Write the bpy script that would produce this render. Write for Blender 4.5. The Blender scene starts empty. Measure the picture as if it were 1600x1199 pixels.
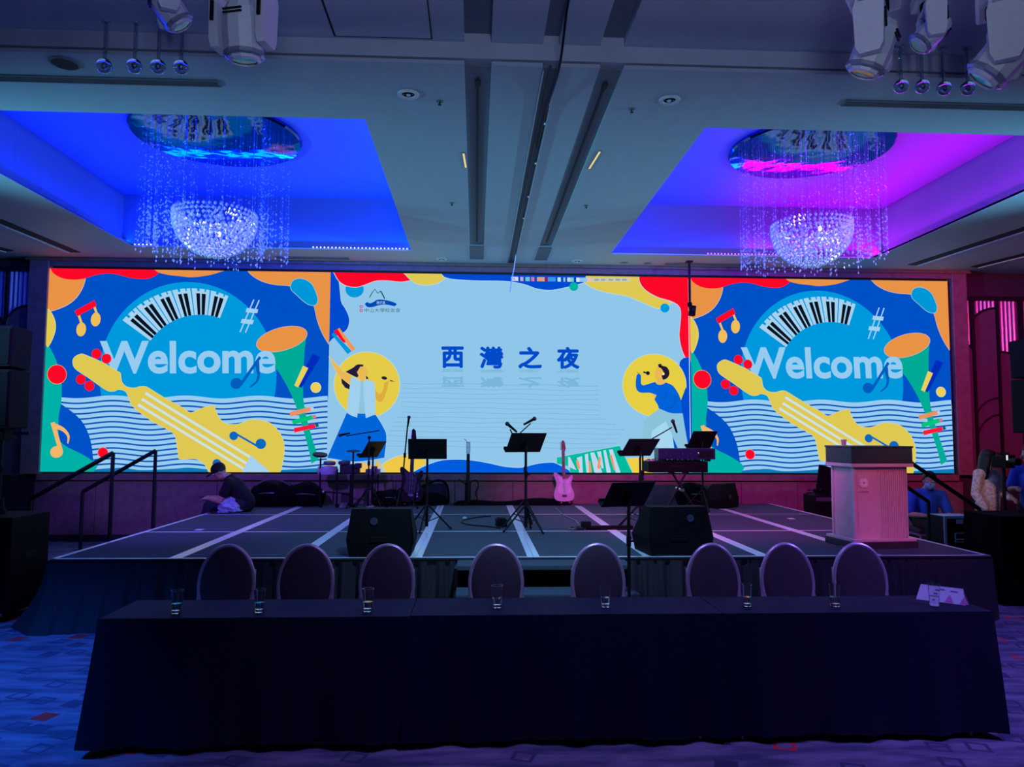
import bpy, bmesh, math, random
import numpy as np
from mathutils import Vector, Matrix, Euler
PI = math.pi
SC = bpy.context.scene
COL = SC.collection
rnd = random.Random(7)

def lin(c):
    return tuple(((v/255)/12.92 if v/255 <= .04045 else ((v/255+.055)/1.055)**2.4) for v in c)

# ------------------------------------------------------------------ camera
FPX, YAW, PITCH, ROLL, EYE = 1157.03, .0485, .0683, .0041, 1.75
_f = np.array([math.sin(YAW)*math.cos(PITCH), math.cos(YAW)*math.cos(PITCH), math.sin(PITCH)])
_r0 = np.array([math.cos(YAW), -math.sin(YAW), 0.0]); _u0 = np.cross(_r0, _f)
_r = _r0*math.cos(ROLL)+_u0*math.sin(ROLL); _u = -_r0*math.sin(ROLL)+_u0*math.cos(ROLL)
cam_d = bpy.data.cameras.new('camera'); cam = bpy.data.objects.new('camera', cam_d); COL.objects.link(cam)
cam_d.sensor_fit = 'HORIZONTAL'; cam_d.sensor_width = 36; cam_d.lens = 36*FPX/1600
cam_d.clip_start = .05; cam_d.clip_end = 200
M = Matrix.Identity(4)
for i in range(3):
    M[i][0] = _r[i]; M[i][1] = _u[i]; M[i][2] = -_f[i]
M[2][3] = EYE
cam.matrix_world = M
SC.camera = cam
def ray(px, py): return _f+_r*(px-800)/FPX-_u*(py-599.5)/FPX
def at(px, py, Y):
    d = ray(px, py); p = np.array([0, 0, EYE])+d*Y/d[1]; return Vector(p)
def onz(px, py, z):
    d = ray(px, py); p = np.array([0, 0, EYE])+d*(z-EYE)/d[2]; return Vector(p)

# ------------------------------------------------------------------ world, exposure, lights
SC.view_settings.view_transform = 'Standard'; SC.view_settings.look = 'None'
SC.view_settings.gamma = 1; SC.view_settings.use_curve_mapping = False
SC.view_settings.exposure = 0.0
w = bpy.data.worlds.new('world'); SC.world = w; w.use_nodes = True
w.node_tree.nodes['Background'].inputs[0].default_value = (.16, .36, 1.0, 1)
w.node_tree.nodes['Background'].inputs[1].default_value = .022

def area(name, loc, to, sx, sy, col, power, spread=PI):
    l = bpy.data.lights.new(name, 'AREA'); l.shape = 'RECTANGLE'; l.size = sx; l.size_y = sy
    l.color = col; l.energy = power; l.spread = spread
    o = bpy.data.objects.new(name, l); COL.objects.link(o); o.location = loc
    o.rotation_euler = (Vector(to)-Vector(loc)).to_track_quat('-Z', 'Y').to_euler(); return o
def spot(name, loc, to, col, power, ang=60, blend=.8, size=.15):
    l = bpy.data.lights.new(name, 'SPOT'); l.color = col; l.energy = power
    l.spot_size = math.radians(ang); l.spot_blend = blend; l.shadow_soft_size = size
    o = bpy.data.objects.new(name, l); COL.objects.link(o); o.location = loc
    o.rotation_euler = (Vector(to)-Vector(loc)).to_track_quat('-Z', 'Y').to_euler(); return o
BLUE = (.0, .014, 1.0); MAG = (.33, .0, .80); PINK = (1.0, .035, .22); VIO = (.16, .10, 1.0)
spot('blue_wash_floor', (-4.6, 2.6, 4.6), (-3.9, 4.6, 0), (.0, .15, 1), 1800, 54)
spot('violet_wash_floor', (5.4, 2.6, 4.6), (4.2, 5.0, 0), (.26, .14, 1), 800, 62)
spot('violet_wash_front', (1.0, 2.7, 4.6), (.8, 3.3, 0), (.26, .18, 1), 270, 84)
spot('violet_wash_chairs', (.6, 3.7, 4.6), (.5, 6.0, .3), (.30, .20, .8), 170, 80)
spot('stage_fill', (.5, 4.2, 4.6), (.5, 7.7, .6), (.24, .60, 1.0), 800, 62, blend=1.0)  # added fill that brightens the stage tape, not a known lamp
spot('blue_wash_wall', (-3.5, 4.5, 4.4), (-3.6, 12.4, .5), (.22, .07, 1), 1500, 50)
spot('magenta_wash_wall', (1.4, 4.6, 4.4), (3.6, 12.4, .3), (.90, .02, .62), 1700, 50)
spot('red_wash_right', (7.5, 3.2, 4.4), (8.4, 12.2, 2.9), PINK, 1700, 34)
spot('woman_fill', (3.4, 3.0, 4.4), (6.6, 9.3, 1.3), (1, .62, .62), 420, 11)  # added pinkish fill to brighten the standing woman
spot('red_wash_lectern', (5.3, 2.0, 4.4), (4.4, 7.5, 1.1), (1, .06, .12), 620, 15)
spot('lilac_wash_lectern', (-1.5, 4.4, 4.3), (4.1, 7.7, 1.2), (.62, .52, .95), 950, 14)
spot('screen_spill_fill_left', (-9.0, 6.0, 2.7), (.3, 9.6, 4.66), (.10, .44, .62), 3600, 54, blend=1.0)  # added fill standing in for teal screen spill on the ceiling
spot('screen_spill_fill_right', (10.0, 6.0, 2.7), (.9, 9.6, 4.66), (.12, .44, .64), 3600, 54, blend=1.0)  # matching added fill for the screen spill, from the right
spot('lilac_wash_lamps', (-1.5, 1.2, 2.6), (3.0, 4.4, 4.35), (.75, .68, 1), 90, 22)
spot('blue_wash_lamps', (2.6, 1.2, 2.6), (-1.7, 4.4, 4.35), (.45, .5, 1), 70, 22)
spot('ceiling_fill_rear', (0.6, -1.2, 2.3), (.6, 3.4, 4.9), (.30, .38, .62), 620, 74, size=.9)  # added fill behind the camera for the near ceiling and moving lamps

# ------------------------------------------------------------------ materials
MATS = {}
def mat(name, rgb, rough=.6, metal=0.0, var=.12, scale=30, bump=0.0, spec=.5, bscale=None):
    if name in MATS: return MATS[name]
    m = bpy.data.materials.new(name); m.use_nodes = True; nt = m.node_tree; b = nt.nodes['Principled BSDF']
    c = lin(rgb)
    tc = nt.nodes.new('ShaderNodeTexCoord'); n = nt.nodes.new('ShaderNodeTexNoise'); n.inputs['Scale'].default_value = scale
    n.inputs['Detail'].default_value = 3
    nt.links.new(tc.outputs['Object'], n.inputs['Vector'])
    r = nt.nodes.new('ShaderNodeValToRGB')
    r.color_ramp.elements[0].color = tuple(v*(1-var) for v in c)+(1,); r.color_ramp.elements[1].color = tuple(min(1, v*(1+var)) for v in c)+(1,)
    r.color_ramp.elements[0].position = .3; r.color_ramp.elements[1].position = .7
    nt.links.new(n.outputs['Fac'], r.inputs['Fac']); nt.links.new(r.outputs['Color'], b.inputs['Base Color'])
    b.inputs['Roughness'].default_value = rough; b.inputs['Metallic'].default_value = metal
    b.inputs['Specular IOR Level'].default_value = spec
    if bump:
        bp = nt.nodes.new('ShaderNodeBump'); bp.inputs['Strength'].default_value = bump; bp.inputs['Distance'].default_value = .01
        if bscale:
            n2 = nt.nodes.new('ShaderNodeTexNoise'); n2.inputs['Scale'].default_value = bscale; nt.links.new(tc.outputs['Object'], n2.inputs['Vector'])
            nt.links.new(n2.outputs['Fac'], bp.inputs['Height'])
        else: nt.links.new(n.outputs['Fac'], bp.inputs['Height'])
        nt.links.new(bp.outputs['Normal'], b.inputs['Normal'])
    MATS[name] = m; return m
def emit(name, rgb, strength=1.0):
    if name in MATS: return MATS[name]
    m = bpy.data.materials.new(name); m.use_nodes = True; nt = m.node_tree; nt.nodes.clear()
    e = nt.nodes.new('ShaderNodeEmission'); o = nt.nodes.new('ShaderNodeOutputMaterial')
    e.inputs[0].default_value = lin(rgb)+(1,); e.inputs[1].default_value = strength
    nt.links.new(e.outputs[0], o.inputs[0]); MATS[name] = m; return m
def glass(name, rgb=(255, 255, 255), rough=.0, ior=1.45):
    if name in MATS: return MATS[name]
    m = bpy.data.materials.new(name); m.use_nodes = True; b = m.node_tree.nodes['Principled BSDF']
    b.inputs['Base Color'].default_value = lin(rgb)+(1,); b.inputs['Transmission Weight'].default_value = 1
    b.inputs['Roughness'].default_value = rough; b.inputs['IOR'].default_value = ior; MATS[name] = m; return m

BLACK = mat('black_powder_coat', (11, 11, 14), .55, spec=.25)
BLACKF = mat('black_fabric', (8, 8, 11), .95, spec=.1, bump=.3, scale=60)
PLAST = mat('black_plastic', (8, 8, 10), .7, bump=.15, scale=120, spec=.15)
GRILLE = mat('speaker_grille_mesh', (7, 7, 9), .8, bump=.8, scale=260, spec=.15)
CHROME = mat('chrome', (200, 205, 215), .2, 1.0, var=.03)
STEEL = mat('dull_aluminium', (150, 155, 165), .4, .9, var=.06)
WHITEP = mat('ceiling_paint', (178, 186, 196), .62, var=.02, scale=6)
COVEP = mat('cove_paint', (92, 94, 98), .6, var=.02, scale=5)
SLOT = mat('dark_slot', (30, 36, 46), .8)
GREYP = mat('grey_vent_paint', (120, 124, 130), .6)
WOOD = mat('wall_wood_veneer', (128, 104, 98), .5, var=.18, scale=9, bump=.05)
CARPETB = mat('stage_carpet', (60, 74, 82), .95, var=.18, scale=150, bump=.5)
TAPE = mat('white_gaffer_tape', (225, 230, 232), .28, var=.08, scale=25)
SKIRT = mat('stage_skirt_fabric', (40, 32, 40), .8, var=.1, scale=40)
NAVY = mat('navy_tablecloth', (15, 22, 46), .75, var=.1, scale=200, bump=.15, spec=.25)
UPHOL = mat('plum_upholstery', (58, 48, 56), .85, var=.12, scale=140, bump=.25)
RIM = mat('champagne_chair_frame', (196, 182, 190), .35, .45, var=.05)
HEADW = mat('white_lamp_housing', (205, 208, 214), .4, var=.04)
PANELW = mat('dark_plum_wall_panel', (92, 70, 80), .7, var=.1, scale=14)
CRYSTAL = mat('cut_crystal', (235, 238, 245), .12, .35, var=.03, spec=1.0)
GLASS = glass('clear_glass'); WATER = glass('still_water', (245, 250, 255), 0, 1.33)

# ------------------------------------------------------------------ mesh helpers
class MB:
    def __init__(s): s.bm = bmesh.new(); s.mi = 0
    def _tag(s, geom):
        for f in geom:
            if isinstance(f, bmesh.types.BMFace): f.material_index = s.mi
    def box(s, c, size, rot=None, bev=0):
        m = Matrix.Translation(c) @ (Euler(rot).to_matrix().to_4x4() if rot else Matrix()) @ Matrix.Diagonal((*size, 1))
        n0 = len(s.bm.faces)
        r = bmesh.ops.create_cube(s.bm, size=1, matrix=m)
        if bev:
            ed = list({e for v in r['verts'] for e in v.link_edges})
            bmesh.ops.bevel(s.bm, geom=ed, offset=bev, segments=2, affect='EDGES', profile=.6)
        s.bm.faces.ensure_lookup_table()
        for f in s.bm.faces[n0:] if not bev else []: f.material_index = s.mi
        return s
    def cyl(s, p0, p1, r0, r1=None, n=10, caps=True):
        p0 = Vector(p0); p1 = Vector(p1); r1 = r0 if r1 is None else r1; d = p1-p0
        m = Matrix.Translation((p0+p1)/2) @ d.to_track_quat('Z', 'Y').to_matrix().to_4x4()
        bmesh.ops.create_cone(s.bm, cap_ends=caps, segments=n, radius1=r0, radius2=r1, depth=d.length, matrix=m); return s
    def sph(s, c, r, sc=(1, 1, 1), n=12, rot=None):
        m = Matrix.Translation(c) @ (Euler(rot).to_matrix().to_4x4() if rot else Matrix()) @ Matrix.Diagonal((*sc, 1))
        bmesh.ops.create_uvsphere(s.bm, u_segments=n, v_segments=max(6, n//2+1), radius=r, matrix=m); return s
    def cap(s, p0, p1, r0, r1, n=12):
        s.cyl(p0, p1, r0, r1, n); s.sph(p0, r0, n=n); s.sph(p1, r1, n=n); return s
    def tube(s, pts, r, n=8, closed=False):
        pts = [Vector(p) for p in pts]; N = len(pts); rings = []
        prev = None
        for i, p in enumerate(pts):
            a = pts[(i-1) % N] if (closed or i > 0) else p; b = pts[(i+1) % N] if (closed or i < N-1) else p
            t = (b-a).normalized()
            if prev is None:
                q = t.orthogonal().normalized()
            else:
                q = (prev-t*prev.dot(t)); q = q.normalized() if q.length > 1e-6 else t.orthogonal().normalized()
            prev = q; bn = t.cross(q); rr = r[i] if isinstance(r, (list, tuple)) else r
            rings.append([s.bm.verts.new(p+(q*math.cos(2*PI*k/n)+bn*math.sin(2*PI*k/n))*rr) for k in range(n)])
        for i in range(N if closed else N-1):
            A = rings[i]; B = rings[(i+1) % N]
            off = 0
            if closed and i == N-1:
                off = min(range(n), key=lambda o: (A[0].co-B[o].co).length)
            for k in range(n): s.bm.faces.new((A[k], A[(k+1) % n], B[(k+1+off) % n], B[(k+off) % n]))
        if not closed:
            s.bm.faces.new(rings[0][::-1]); s.bm.faces.new(rings[-1])
        return s
    def lathe(s, prof, n=20, c=(0, 0, 0)):
        c = Vector(c); rings = []
        for r, z in prof: rings.append([s.bm.verts.new(c+Vector((max(r, 1e-4)*math.cos(2*PI*k/n), max(r, 1e-4)*math.sin(2*PI*k/n), z))) for k in range(n)])
        for A, B in zip(rings, rings[1:]):
            for k in range(n): s.bm.faces.new((A[k], A[(k+1) % n], B[(k+1) % n], B[k]))
        return s
    def prism(s, pts, d, mtx=None):
        """pts in XZ plane, extruded along +Y by d"""
        mtx = mtx or Matrix()
        a = [s.bm.verts.new(mtx @ Vector((x, 0, z))) for x, z in pts]; b = [s.bm.verts.new(mtx @ Vector((x, d, z))) for x, z in pts]
        s.bm.faces.new(a); s.bm.faces.new(b[::-1]); n = len(pts)
        for i in range(n): s.bm.faces.new((a[i], b[i], b[(i+1) % n], a[(i+1) % n]))
        return s
    def grid(s, fn, nu, nv):
        V = [[s.bm.verts.new(fn(i/nu, j/nv)) for j in range(nv+1)] for i in range(nu+1)]
        for i in range(nu):
            for j in range(nv): s.bm.faces.new((V[i][j], V[i+1][j], V[i+1][j+1], V[i][j+1]))
        return s
    def build(s, name, m, parent=None, loc=None, smooth=False, rot=None, normals=True):
        me = bpy.data.meshes.new(name)
        if normals: bmesh.ops.recalc_face_normals(s.bm, faces=s.bm.faces)
        s.bm.to_mesh(me); s.bm.free()
        for mm in (m if isinstance(m, list) else [m]): me.materials.append(mm)
        if smooth:
            for p in me.polygons: p.use_smooth = True
            try: me.set_sharp_from_angle(angle=math.radians(40))
            except Exception: pass
        o = bpy.data.objects.new(name, me); COL.objects.link(o)
        if parent: o.parent = parent
        if loc is not None: o.location = loc
        if rot is not None: o.rotation_euler = rot
        return o
def tag(o, label, cat, group=None):
    o['label'] = label; o['category'] = cat
    if group: o['group'] = group
    return o
def thing(name, label, cat, loc=(0, 0, 0), rz=0, group=None):
    o = bpy.data.objects.new(name, None); COL.objects.link(o); o.location = loc; o.rotation_euler = (0, 0, rz)
    o.empty_display_size = .1
    return tag(o, label, cat, group)
def struct(o): o['kind'] = 'structure'; return o
def stuff(o): o['kind'] = 'stuff'; return o
def dup(root, loc, rz, label, group=None):
    r = root.copy(); COL.objects.link(r); r.location = loc; r.rotation_euler = (0, 0, rz); r['label'] = label
    if group: r['group'] = group
    for ch in list(root.children):
        c = ch.copy(); COL.objects.link(c); c.parent = r
        for g in list(ch.children):
            d = g.copy(); COL.objects.link(d); d.parent = c
    return r
def smooth_closed(p, n=5):
    p = [Vector((*q, 0)) for q in p]; N = len(p); out = []
    for i in range(N):
        a, b, c, d = p[i-1], p[i], p[(i+1) % N], p[(i+2) % N]
        for k in range(n):
            t = k/n
            out.append(.5*((2*b)+(c-a)*t+(2*a-5*b+4*c-d)*t*t+(3*b-a-3*c+d)*t**3))
    return [(v.x, v.y) for v in out]
def smooth_open(p, n=6):
    p = [Vector(q) for q in p]; q = [2*p[0]-p[1]]+p+[2*p[-1]-p[-2]]; out = []
    for i in range(1, len(q)-2):
        a, b, c, d = q[i-1], q[i], q[i+1], q[i+2]
        for k in range(n):
            t = k/n; out.append(.5*((2*b)+(c-a)*t+(2*a-5*b+4*c-d)*t*t+(3*b-a-3*c+d)*t**3))
    out.append(p[-1]); return out

# ------------------------------------------------------------------ room shell
ZC, ZN, YS = 4.61, 4.79, 5.57       # ceiling, raised ceiling near the camera, line of the step
YW = 12.45                          # rear wall
XL, XR = -11.0, 12.0
# floor carpet
def carpet():
    m = bpy.data.materials.new('patterned_carpet'); m.use_nodes = True; nt = m.node_tree; b = nt.nodes['Principled BSDF']
    b.inputs['Roughness'].default_value = .95; b.inputs['Specular IOR Level'].default_value = .1
    tc = nt.nodes.new('ShaderNodeTexCoord')
    def noise(sc, det=3):
        n = nt.nodes.new('ShaderNodeTexNoise'); n.inputs['Scale'].default_value = sc; n.inputs['Detail'].default_value = det
        nt.links.new(tc.outputs['Object'], n.inputs['Vector']); return n
    base = nt.nodes.new('ShaderNodeValToRGB'); st = nt.nodes.new('ShaderNodeMapping'); st.inputs['Scale'].default_value = (1.1, 4.5, 1); st.inputs['Rotation'].default_value = (0, 0, .18); nt.links.new(tc.outputs['Object'], st.inputs['Vector']); ns = noise(2.2, 5); nt.links.new(st.outputs['Vector'], ns.inputs['Vector']); nt.links.new(ns.outputs['Fac'], base.inputs['Fac'])
    base.color_ramp.elements[0].color = lin((84, 86, 110))+(1,); base.color_ramp.elements[1].color = lin((132, 128, 150))+(1,)
    base.color_ramp.elements[0].position = .38; base.color_ramp.elements[1].position = .62
    vo = nt.nodes.new('ShaderNodeTexVoronoi'); vo.distance = 'CHEBYCHEV'; vo.inputs['Scale'].default_value = 4.6; vo.inputs['Randomness'].default_value = .55
    mp = nt.nodes.new('ShaderNodeMapping'); mp.inputs['Rotation'].default_value = (0, 0, .32); nt.links.new(tc.outputs['Object'], mp.inputs['Vector'])
    nt.links.new(mp.outputs['Vector'], vo.inputs['Vector'])
    ring = nt.nodes.new('ShaderNodeValToRGB'); e = ring.color_ramp.elements
    e[0].position = .17; e[0].color = (0, 0, 0, 1); e[1].position = .20; e[1].color = (1, 1, 1, 1)
    x = ring.color_ramp.elements.new(.27); x.color = (1, 1, 1, 1); x = ring.color_ramp.elements.new(.30); x.color = (0, 0, 0, 1)
    nt.links.new(vo.outputs['Distance'], ring.inputs['Fac'])
    sep = nt.nodes.new('ShaderNodeSeparateColor'); nt.links.new(vo.outputs['Color'], sep.inputs['Color'])
    hue = nt.nodes.new('ShaderNodeValToRGB'); hue.color_ramp.interpolation = 'CONSTANT'
    hue.color_ramp.elements[0].color = lin((78, 78, 104))+(1,); hue.color_ramp.elements[1].position = .88; hue.color_ramp.elements[1].color = lin((226, 60, 60))+(1,)
    nt.links.new(sep.outputs[0], hue.inputs['Fac'])
    mx = nt.nodes.new('ShaderNodeMix'); mx.data_type = 'RGBA'
    nt.links.new(ring.outputs['Color'], mx.inputs[0]); nt.links.new(base.outputs['Color'], mx.inputs[6]); nt.links.new(hue.outputs['Color'], mx.inputs[7])
    nt.links.new(mx.outputs[2], b.inputs['Base Color'])
    bp = nt.nodes.new('ShaderNodeBump'); bp.inputs['Strength'].default_value = .5; bp.inputs['Distance'].default_value = .01
    nt.links.new(noise(170).outputs['Fac'], bp.inputs['Height']); nt.links.new(bp.outputs['Normal'], b.inputs['Normal'])
    return m
b = MB(); b.box(((XL+XR)/2, 5, -.05), (XR-XL, 18, .1)); struct(b.build('floor', carpet()))

# ceiling in cells with real openings
COF = [(-5.29, -1.03, 6.63, 11.485), (2.118, 6.393, 6.63, 11.485)]
GRV = [(-.11, .10), (.95, 1.14), (.50, .63)]
def cells(mb, xs, ys, holes, z, th):
    xs = sorted(set(xs)); ys = sorted(set(ys))
    for x0, x1 in zip(xs, xs[1:]):
        for y0, y1 in zip(ys, ys[1:]):
            cx, cy = (x0+x1)/2, (y0+y1)/2
            if any(a < cx < b_ and c < cy < d for a, b_, c, d in holes): continue
            mb.box((cx, cy, z+th/2), (x1-x0, y1-y0, th))
GEND = 11.12
holes = COF+[(a, b_, YS, GEND) for a, b_ in GRV[:2]]+[(GRV[2][0], GRV[2][1], YS, 12.3)]
xs = [XL, XR]+[v for h in holes for v in h[:2]]; ys = [YS, 13.0, 12.3]+[v for h in holes for v in h[2:]]
b = MB(); cells(b, xs, ys, holes, ZC, .03)
hn = [(a, b_, -4, YS) for a, b_ in GRV]
cells(b, [XL, XR]+[v for h in hn for v in h[:2]], [-4, YS], hn, ZN, .10)
b.box(((XL+XR)/2, YS+.04, (ZC+ZN)/2+.08), (XR-XL, .08, ZN-ZC+.06))           # riser of the step
ceil = struct(b.build('ceiling', WHITEP))
# groove channels behind the openings
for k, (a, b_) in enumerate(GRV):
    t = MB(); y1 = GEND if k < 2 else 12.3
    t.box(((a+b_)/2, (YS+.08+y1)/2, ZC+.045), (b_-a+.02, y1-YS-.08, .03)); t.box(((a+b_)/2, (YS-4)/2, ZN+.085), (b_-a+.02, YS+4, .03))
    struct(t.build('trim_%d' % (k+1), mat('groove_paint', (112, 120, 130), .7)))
# slot line and end box in the two outer grooves
for k, (a, b_) in enumerate(GRV[:2]):
    cx = (a+b_)/2
    g = thing('slot_diffuser', ['thin dark air slot in the left groove of the ceiling', 'thin dark air slot in the right groove of the ceiling'][k], 'vent', (cx, 0, 0))
    t = MB(); t.box((0, 8.4, ZC+.024), (.02, 5.1, .012)); t.build('slot', SLOT, g)
    t = MB(); t.box((0, 5.92, ZC+.023), (.045, .09, .014), bev=.003); t.build('end_cap', SLOT, g)
    t = MB(); t.box((0, 11.55, ZC-.006), (b_-a+.01, .8, .012)); t.build('end_plate', mat('grey_plate', (92, 98, 108), .6), g)
# the middle groove holds a chrome track and a hanging cord
g = thing('partition_track', 'chrome partition track running down the middle ceiling groove', 'track', (.565, 0, 0))
for sx in (-.058, .058):
    t = MB(); t.box((sx, 8.9, ZC+.004), (.012, 6.6, .05)); t.build('rail', STEEL, g)
t = MB(); t.box((.0, 8.9, ZC+.022), (.02, 6.6, .012)); t.build('centre_strip', mat('track_slot', (60, 66, 76), .6), g)
for yy in (6.2, 6.6, 7.6, 8.7, 9.6): 
    t = MB(); t.box((.045, yy, ZC+.0), (.02, .05, .03)); t.build('roller', CHROME, g)
c0 = at(804, 406, 11.6)
tag(MB().tube(smooth_open([(.63, 4.3, ZN+.02), (.625, 5.0, ZN-.02), (.62, 5.5, ZC-.05), (.60, 6.3, ZC-.02), (.59, 7.2, ZC-.01)]), .009, 6).build('ceiling_cable', BLACK, smooth=True), 'loose black cable running along the middle ceiling groove', 'cable')
tag(MB().tube(smooth_open([(c0.x+.02, 11.6, ZC), at(803, 420, 11.6), at(799, 440, 11.6), at(797, 456, 11.6)]), .009, 6).build('dangling_cord', mat('pale_cord', (225, 230, 235), .4)), 'thin pale cord dangling from the ceiling before the toolbar of the middle screen', 'cord')

# recessed coffers with real cove lamps
def coffer(i, hole):
    x0, x1, y0, y1 = hole; zt = 5.42; s = .16; zl = ZC+.10
    b = MB()
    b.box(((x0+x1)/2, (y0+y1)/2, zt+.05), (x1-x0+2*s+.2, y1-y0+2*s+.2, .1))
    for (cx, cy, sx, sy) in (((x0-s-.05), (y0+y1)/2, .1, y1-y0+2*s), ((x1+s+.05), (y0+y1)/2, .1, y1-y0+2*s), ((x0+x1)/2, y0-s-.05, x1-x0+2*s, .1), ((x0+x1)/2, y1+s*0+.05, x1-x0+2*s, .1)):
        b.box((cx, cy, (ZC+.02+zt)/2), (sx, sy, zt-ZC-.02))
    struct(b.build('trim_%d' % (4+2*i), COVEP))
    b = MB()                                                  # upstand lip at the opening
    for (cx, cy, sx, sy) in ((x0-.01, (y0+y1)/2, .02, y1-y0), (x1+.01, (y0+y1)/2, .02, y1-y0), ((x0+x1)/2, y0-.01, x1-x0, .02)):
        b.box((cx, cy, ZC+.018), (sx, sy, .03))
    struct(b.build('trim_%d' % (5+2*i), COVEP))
    return x0, x1, y0, y1, s, zt
LEDW = emit('led_point_white', (225, 230, 255), 2.5); LEDM = emit('led_point_pink', (255, 120, 235), 2.0)
for i, h in enumerate(COF):
    x0, x1, y0, y1, s, zt = coffer(i, h)
    cL = BLUE; cR = (.0, .03, 1.0) if i == 0 else MAG
    xm = (x0+x1)/2; P = 230
    z = ZC+.07
    def strip(nm, loc, to, L, along, col, p): 
        o = area(nm, loc, to, L, .05, col, p)
        d = (Vector(to)-Vector(loc)).normalized(); X = Vector((1, 0, 0)) if along == 'x' else Vector((0, 1, 0))
        Z = -d; Y = Z.cross(X).normalized(); m3 = Matrix((X, Y, Z)).transposed(); o.rotation_euler = m3.to_euler(); return o
    strip('cove_strip', (x0-s*.5, (y0+y1)/2, z), (x0+.9, (y0+y1)/2, zt), y1-y0, 'y', cL, P*1.1)
    strip('cove_strip', (x1+s*.5, (y0+y1)/2, z), (x1-.9, (y0+y1)/2, zt), y1-y0, 'y', cR, P*(1.1 if i == 0 else .75))
    for sx, c in ((-1, cL), (1, cR)):
        xx = (x0+xm)/2 if sx < 0 else (x1+xm)/2
        strip('cove_strip', (xx, y0-s*.5, z), (xx, y0+.9, zt), (x1-x0)/2, 'x', c, P*(.8 if c[0] < .1 else .5))
        strip('cove_strip', (xx, y1-.06, z), (xx, y1-.6, zt), (x1-x0)/2, 'x', c, P*.35)
    # visible LED points on the far lip
    lt = thing('led_tape', ['row of white light points along the far edge of the left coffer', 'row of pink light points along the far edge of the right coffer'][i], 'light', (0, y1-.03, ZC+.02))
    t = MB(); t.box((xm, .004, .0), (x1-x0-.1, .004, .006)); t.build('carrier', COVEP, lt)
    t = MB()
    if i == 0: pts = [x0+.05+.06*k for k in range(6)]+[x0+2.75+.058*k for k in range(26)]
    else: pts = [x0+1.55+.055*k for k in range(34)]
    for x in pts: t.sph((x, -.008, .0), .011, n=6)
    stuff(t.build('diode', LEDW if i == 0 else LEDM, lt))

# ------------------------------------------------------------------ chandeliers
def octa(bm, c, r, h):
    c = Vector(c); e = [bm.verts.new(c+Vector((r*math.cos(a), r*math.sin(a), 0))) for a in (0, PI/2, PI, 1.5*PI)]
    t = bm.verts.new(c+Vector((0, 0, h))); d = bm.verts.new(c-Vector((0, 0, h)))
    for k in range(4): bm.faces.new((e[k], e[(k+1) % 4], t)); bm.faces.new((e[(k+1) % 4], e[k], d))
MIRROR = mat('wavy_mirror', (62, 84, 135), .05, 1.0, var=.3, scale=4, bump=.7, bscale=2.4)
def chandelier(x, y, label, bulbs):
    zt = 5.42
    g = thing('chandelier', label, 'chandelier', (x, y, zt), 0)
    MB().lathe([(0, -.05), (.98, -.05), (1.0, -.03), (1.0, 0), (0, 0)], 48).build('mirror_plate', MIRROR, g)
    t = MB(); s_ = MB()
    for k in range(170):
        ring = rnd.choice((.58, .68, .78, .86)); a = rnd.random()*2*PI
        X, Y = ring*math.cos(a), ring*math.sin(a); zb = -1.5+rnd.uniform(-.04, .12)+(.95-ring)*.1
        s_.cyl((X, Y, -.05), (X, Y, zb), .0006, n=3, caps=False)
        zz = zb; 
        for j in range(rnd.randint(9, 13)):
            octa(t.bm, (X, Y, zz), .011 if j < 5 else .0065, (.014 if j < 5 else .008) if j else .02); zz += rnd.uniform(.05, .12) if j < 5 else rnd.uniform(.12, .3)
            if zz > -.1: break
    stuff(t.build('crystal_curtain', CRYSTAL, g, normals=True)); stuff(s_.build('hanging_wire', mat('fine_wire', (150, 160, 180), .3, .8), g))
    # crystal bowl: lower half of a ball
    t = MB(); R = .485
    for iz in range(16):
        th = iz/15*1.68
        n = max(1, int(2*PI*R*math.sin(th)/.062))
        for k in range(n):
            a = 2*PI*(k+.5*(iz % 2))/n
            octa(t.bm, (R*math.sin(th)*math.cos(a), R*math.sin(th)*math.sin(a), -1.05-R*.98*math.cos(th)), .021, .026)
    for k in range(200):
        a = rnd.random()*2*PI; r = .46*math.sqrt(rnd.random())
        octa(t.bm, (r*math.cos(a), r*math.sin(a), -1.05-rnd.random()*.42*math.sqrt(max(0, 1-(r/.5)**2))), .018, .026)
    stuff(t.build('crystal_bowl', CRYSTAL, g))
    for k in range(3):
        a = 2*PI*k/3; MB().cyl((.44*math.cos(a), .44*math.sin(a), -.05), (.44*math.cos(a), .44*math.sin(a), -1.05), .004, n=5).build('hanger', CHROME, g)
    MB().tube([(.46*math.cos(2*PI*k/32), .46*math.sin(2*PI*k/32), -1.05) for k in range(32)], .008, 6, True).build('bowl_hoop', CHROME, g)
    for (bx, by, bz) in bulbs:
        MB().sph((bx, by, bz), .022, (1, 1, 1.5), 10).build('bulb', emit('warm_bulb', (255, 205, 140), 3.0), g)
    l = bpy.data.lights.new('bowl_lamp', 'SPOT'); l.spot_size = 2.7; l.spot_blend = .3; l.energy = 20; l.color = (1, .92, .86); l.shadow_soft_size = .06
    o = bpy.data.objects.new('bowl_lamp', l); COL.objects.link(o); o.location = (x, y, zt-.80)
chandelier(-3.2, 9.06, 'crystal bead chandelier in the all-blue coffer on the left', [(.12, -.2, -1.3)])
chandelier(4.24, 9.06, 'crystal bead chandelier in the half blue, half magenta coffer on the right', [(.20, -.3, -1.28), (.02, -.2, -1.1)])

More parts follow.
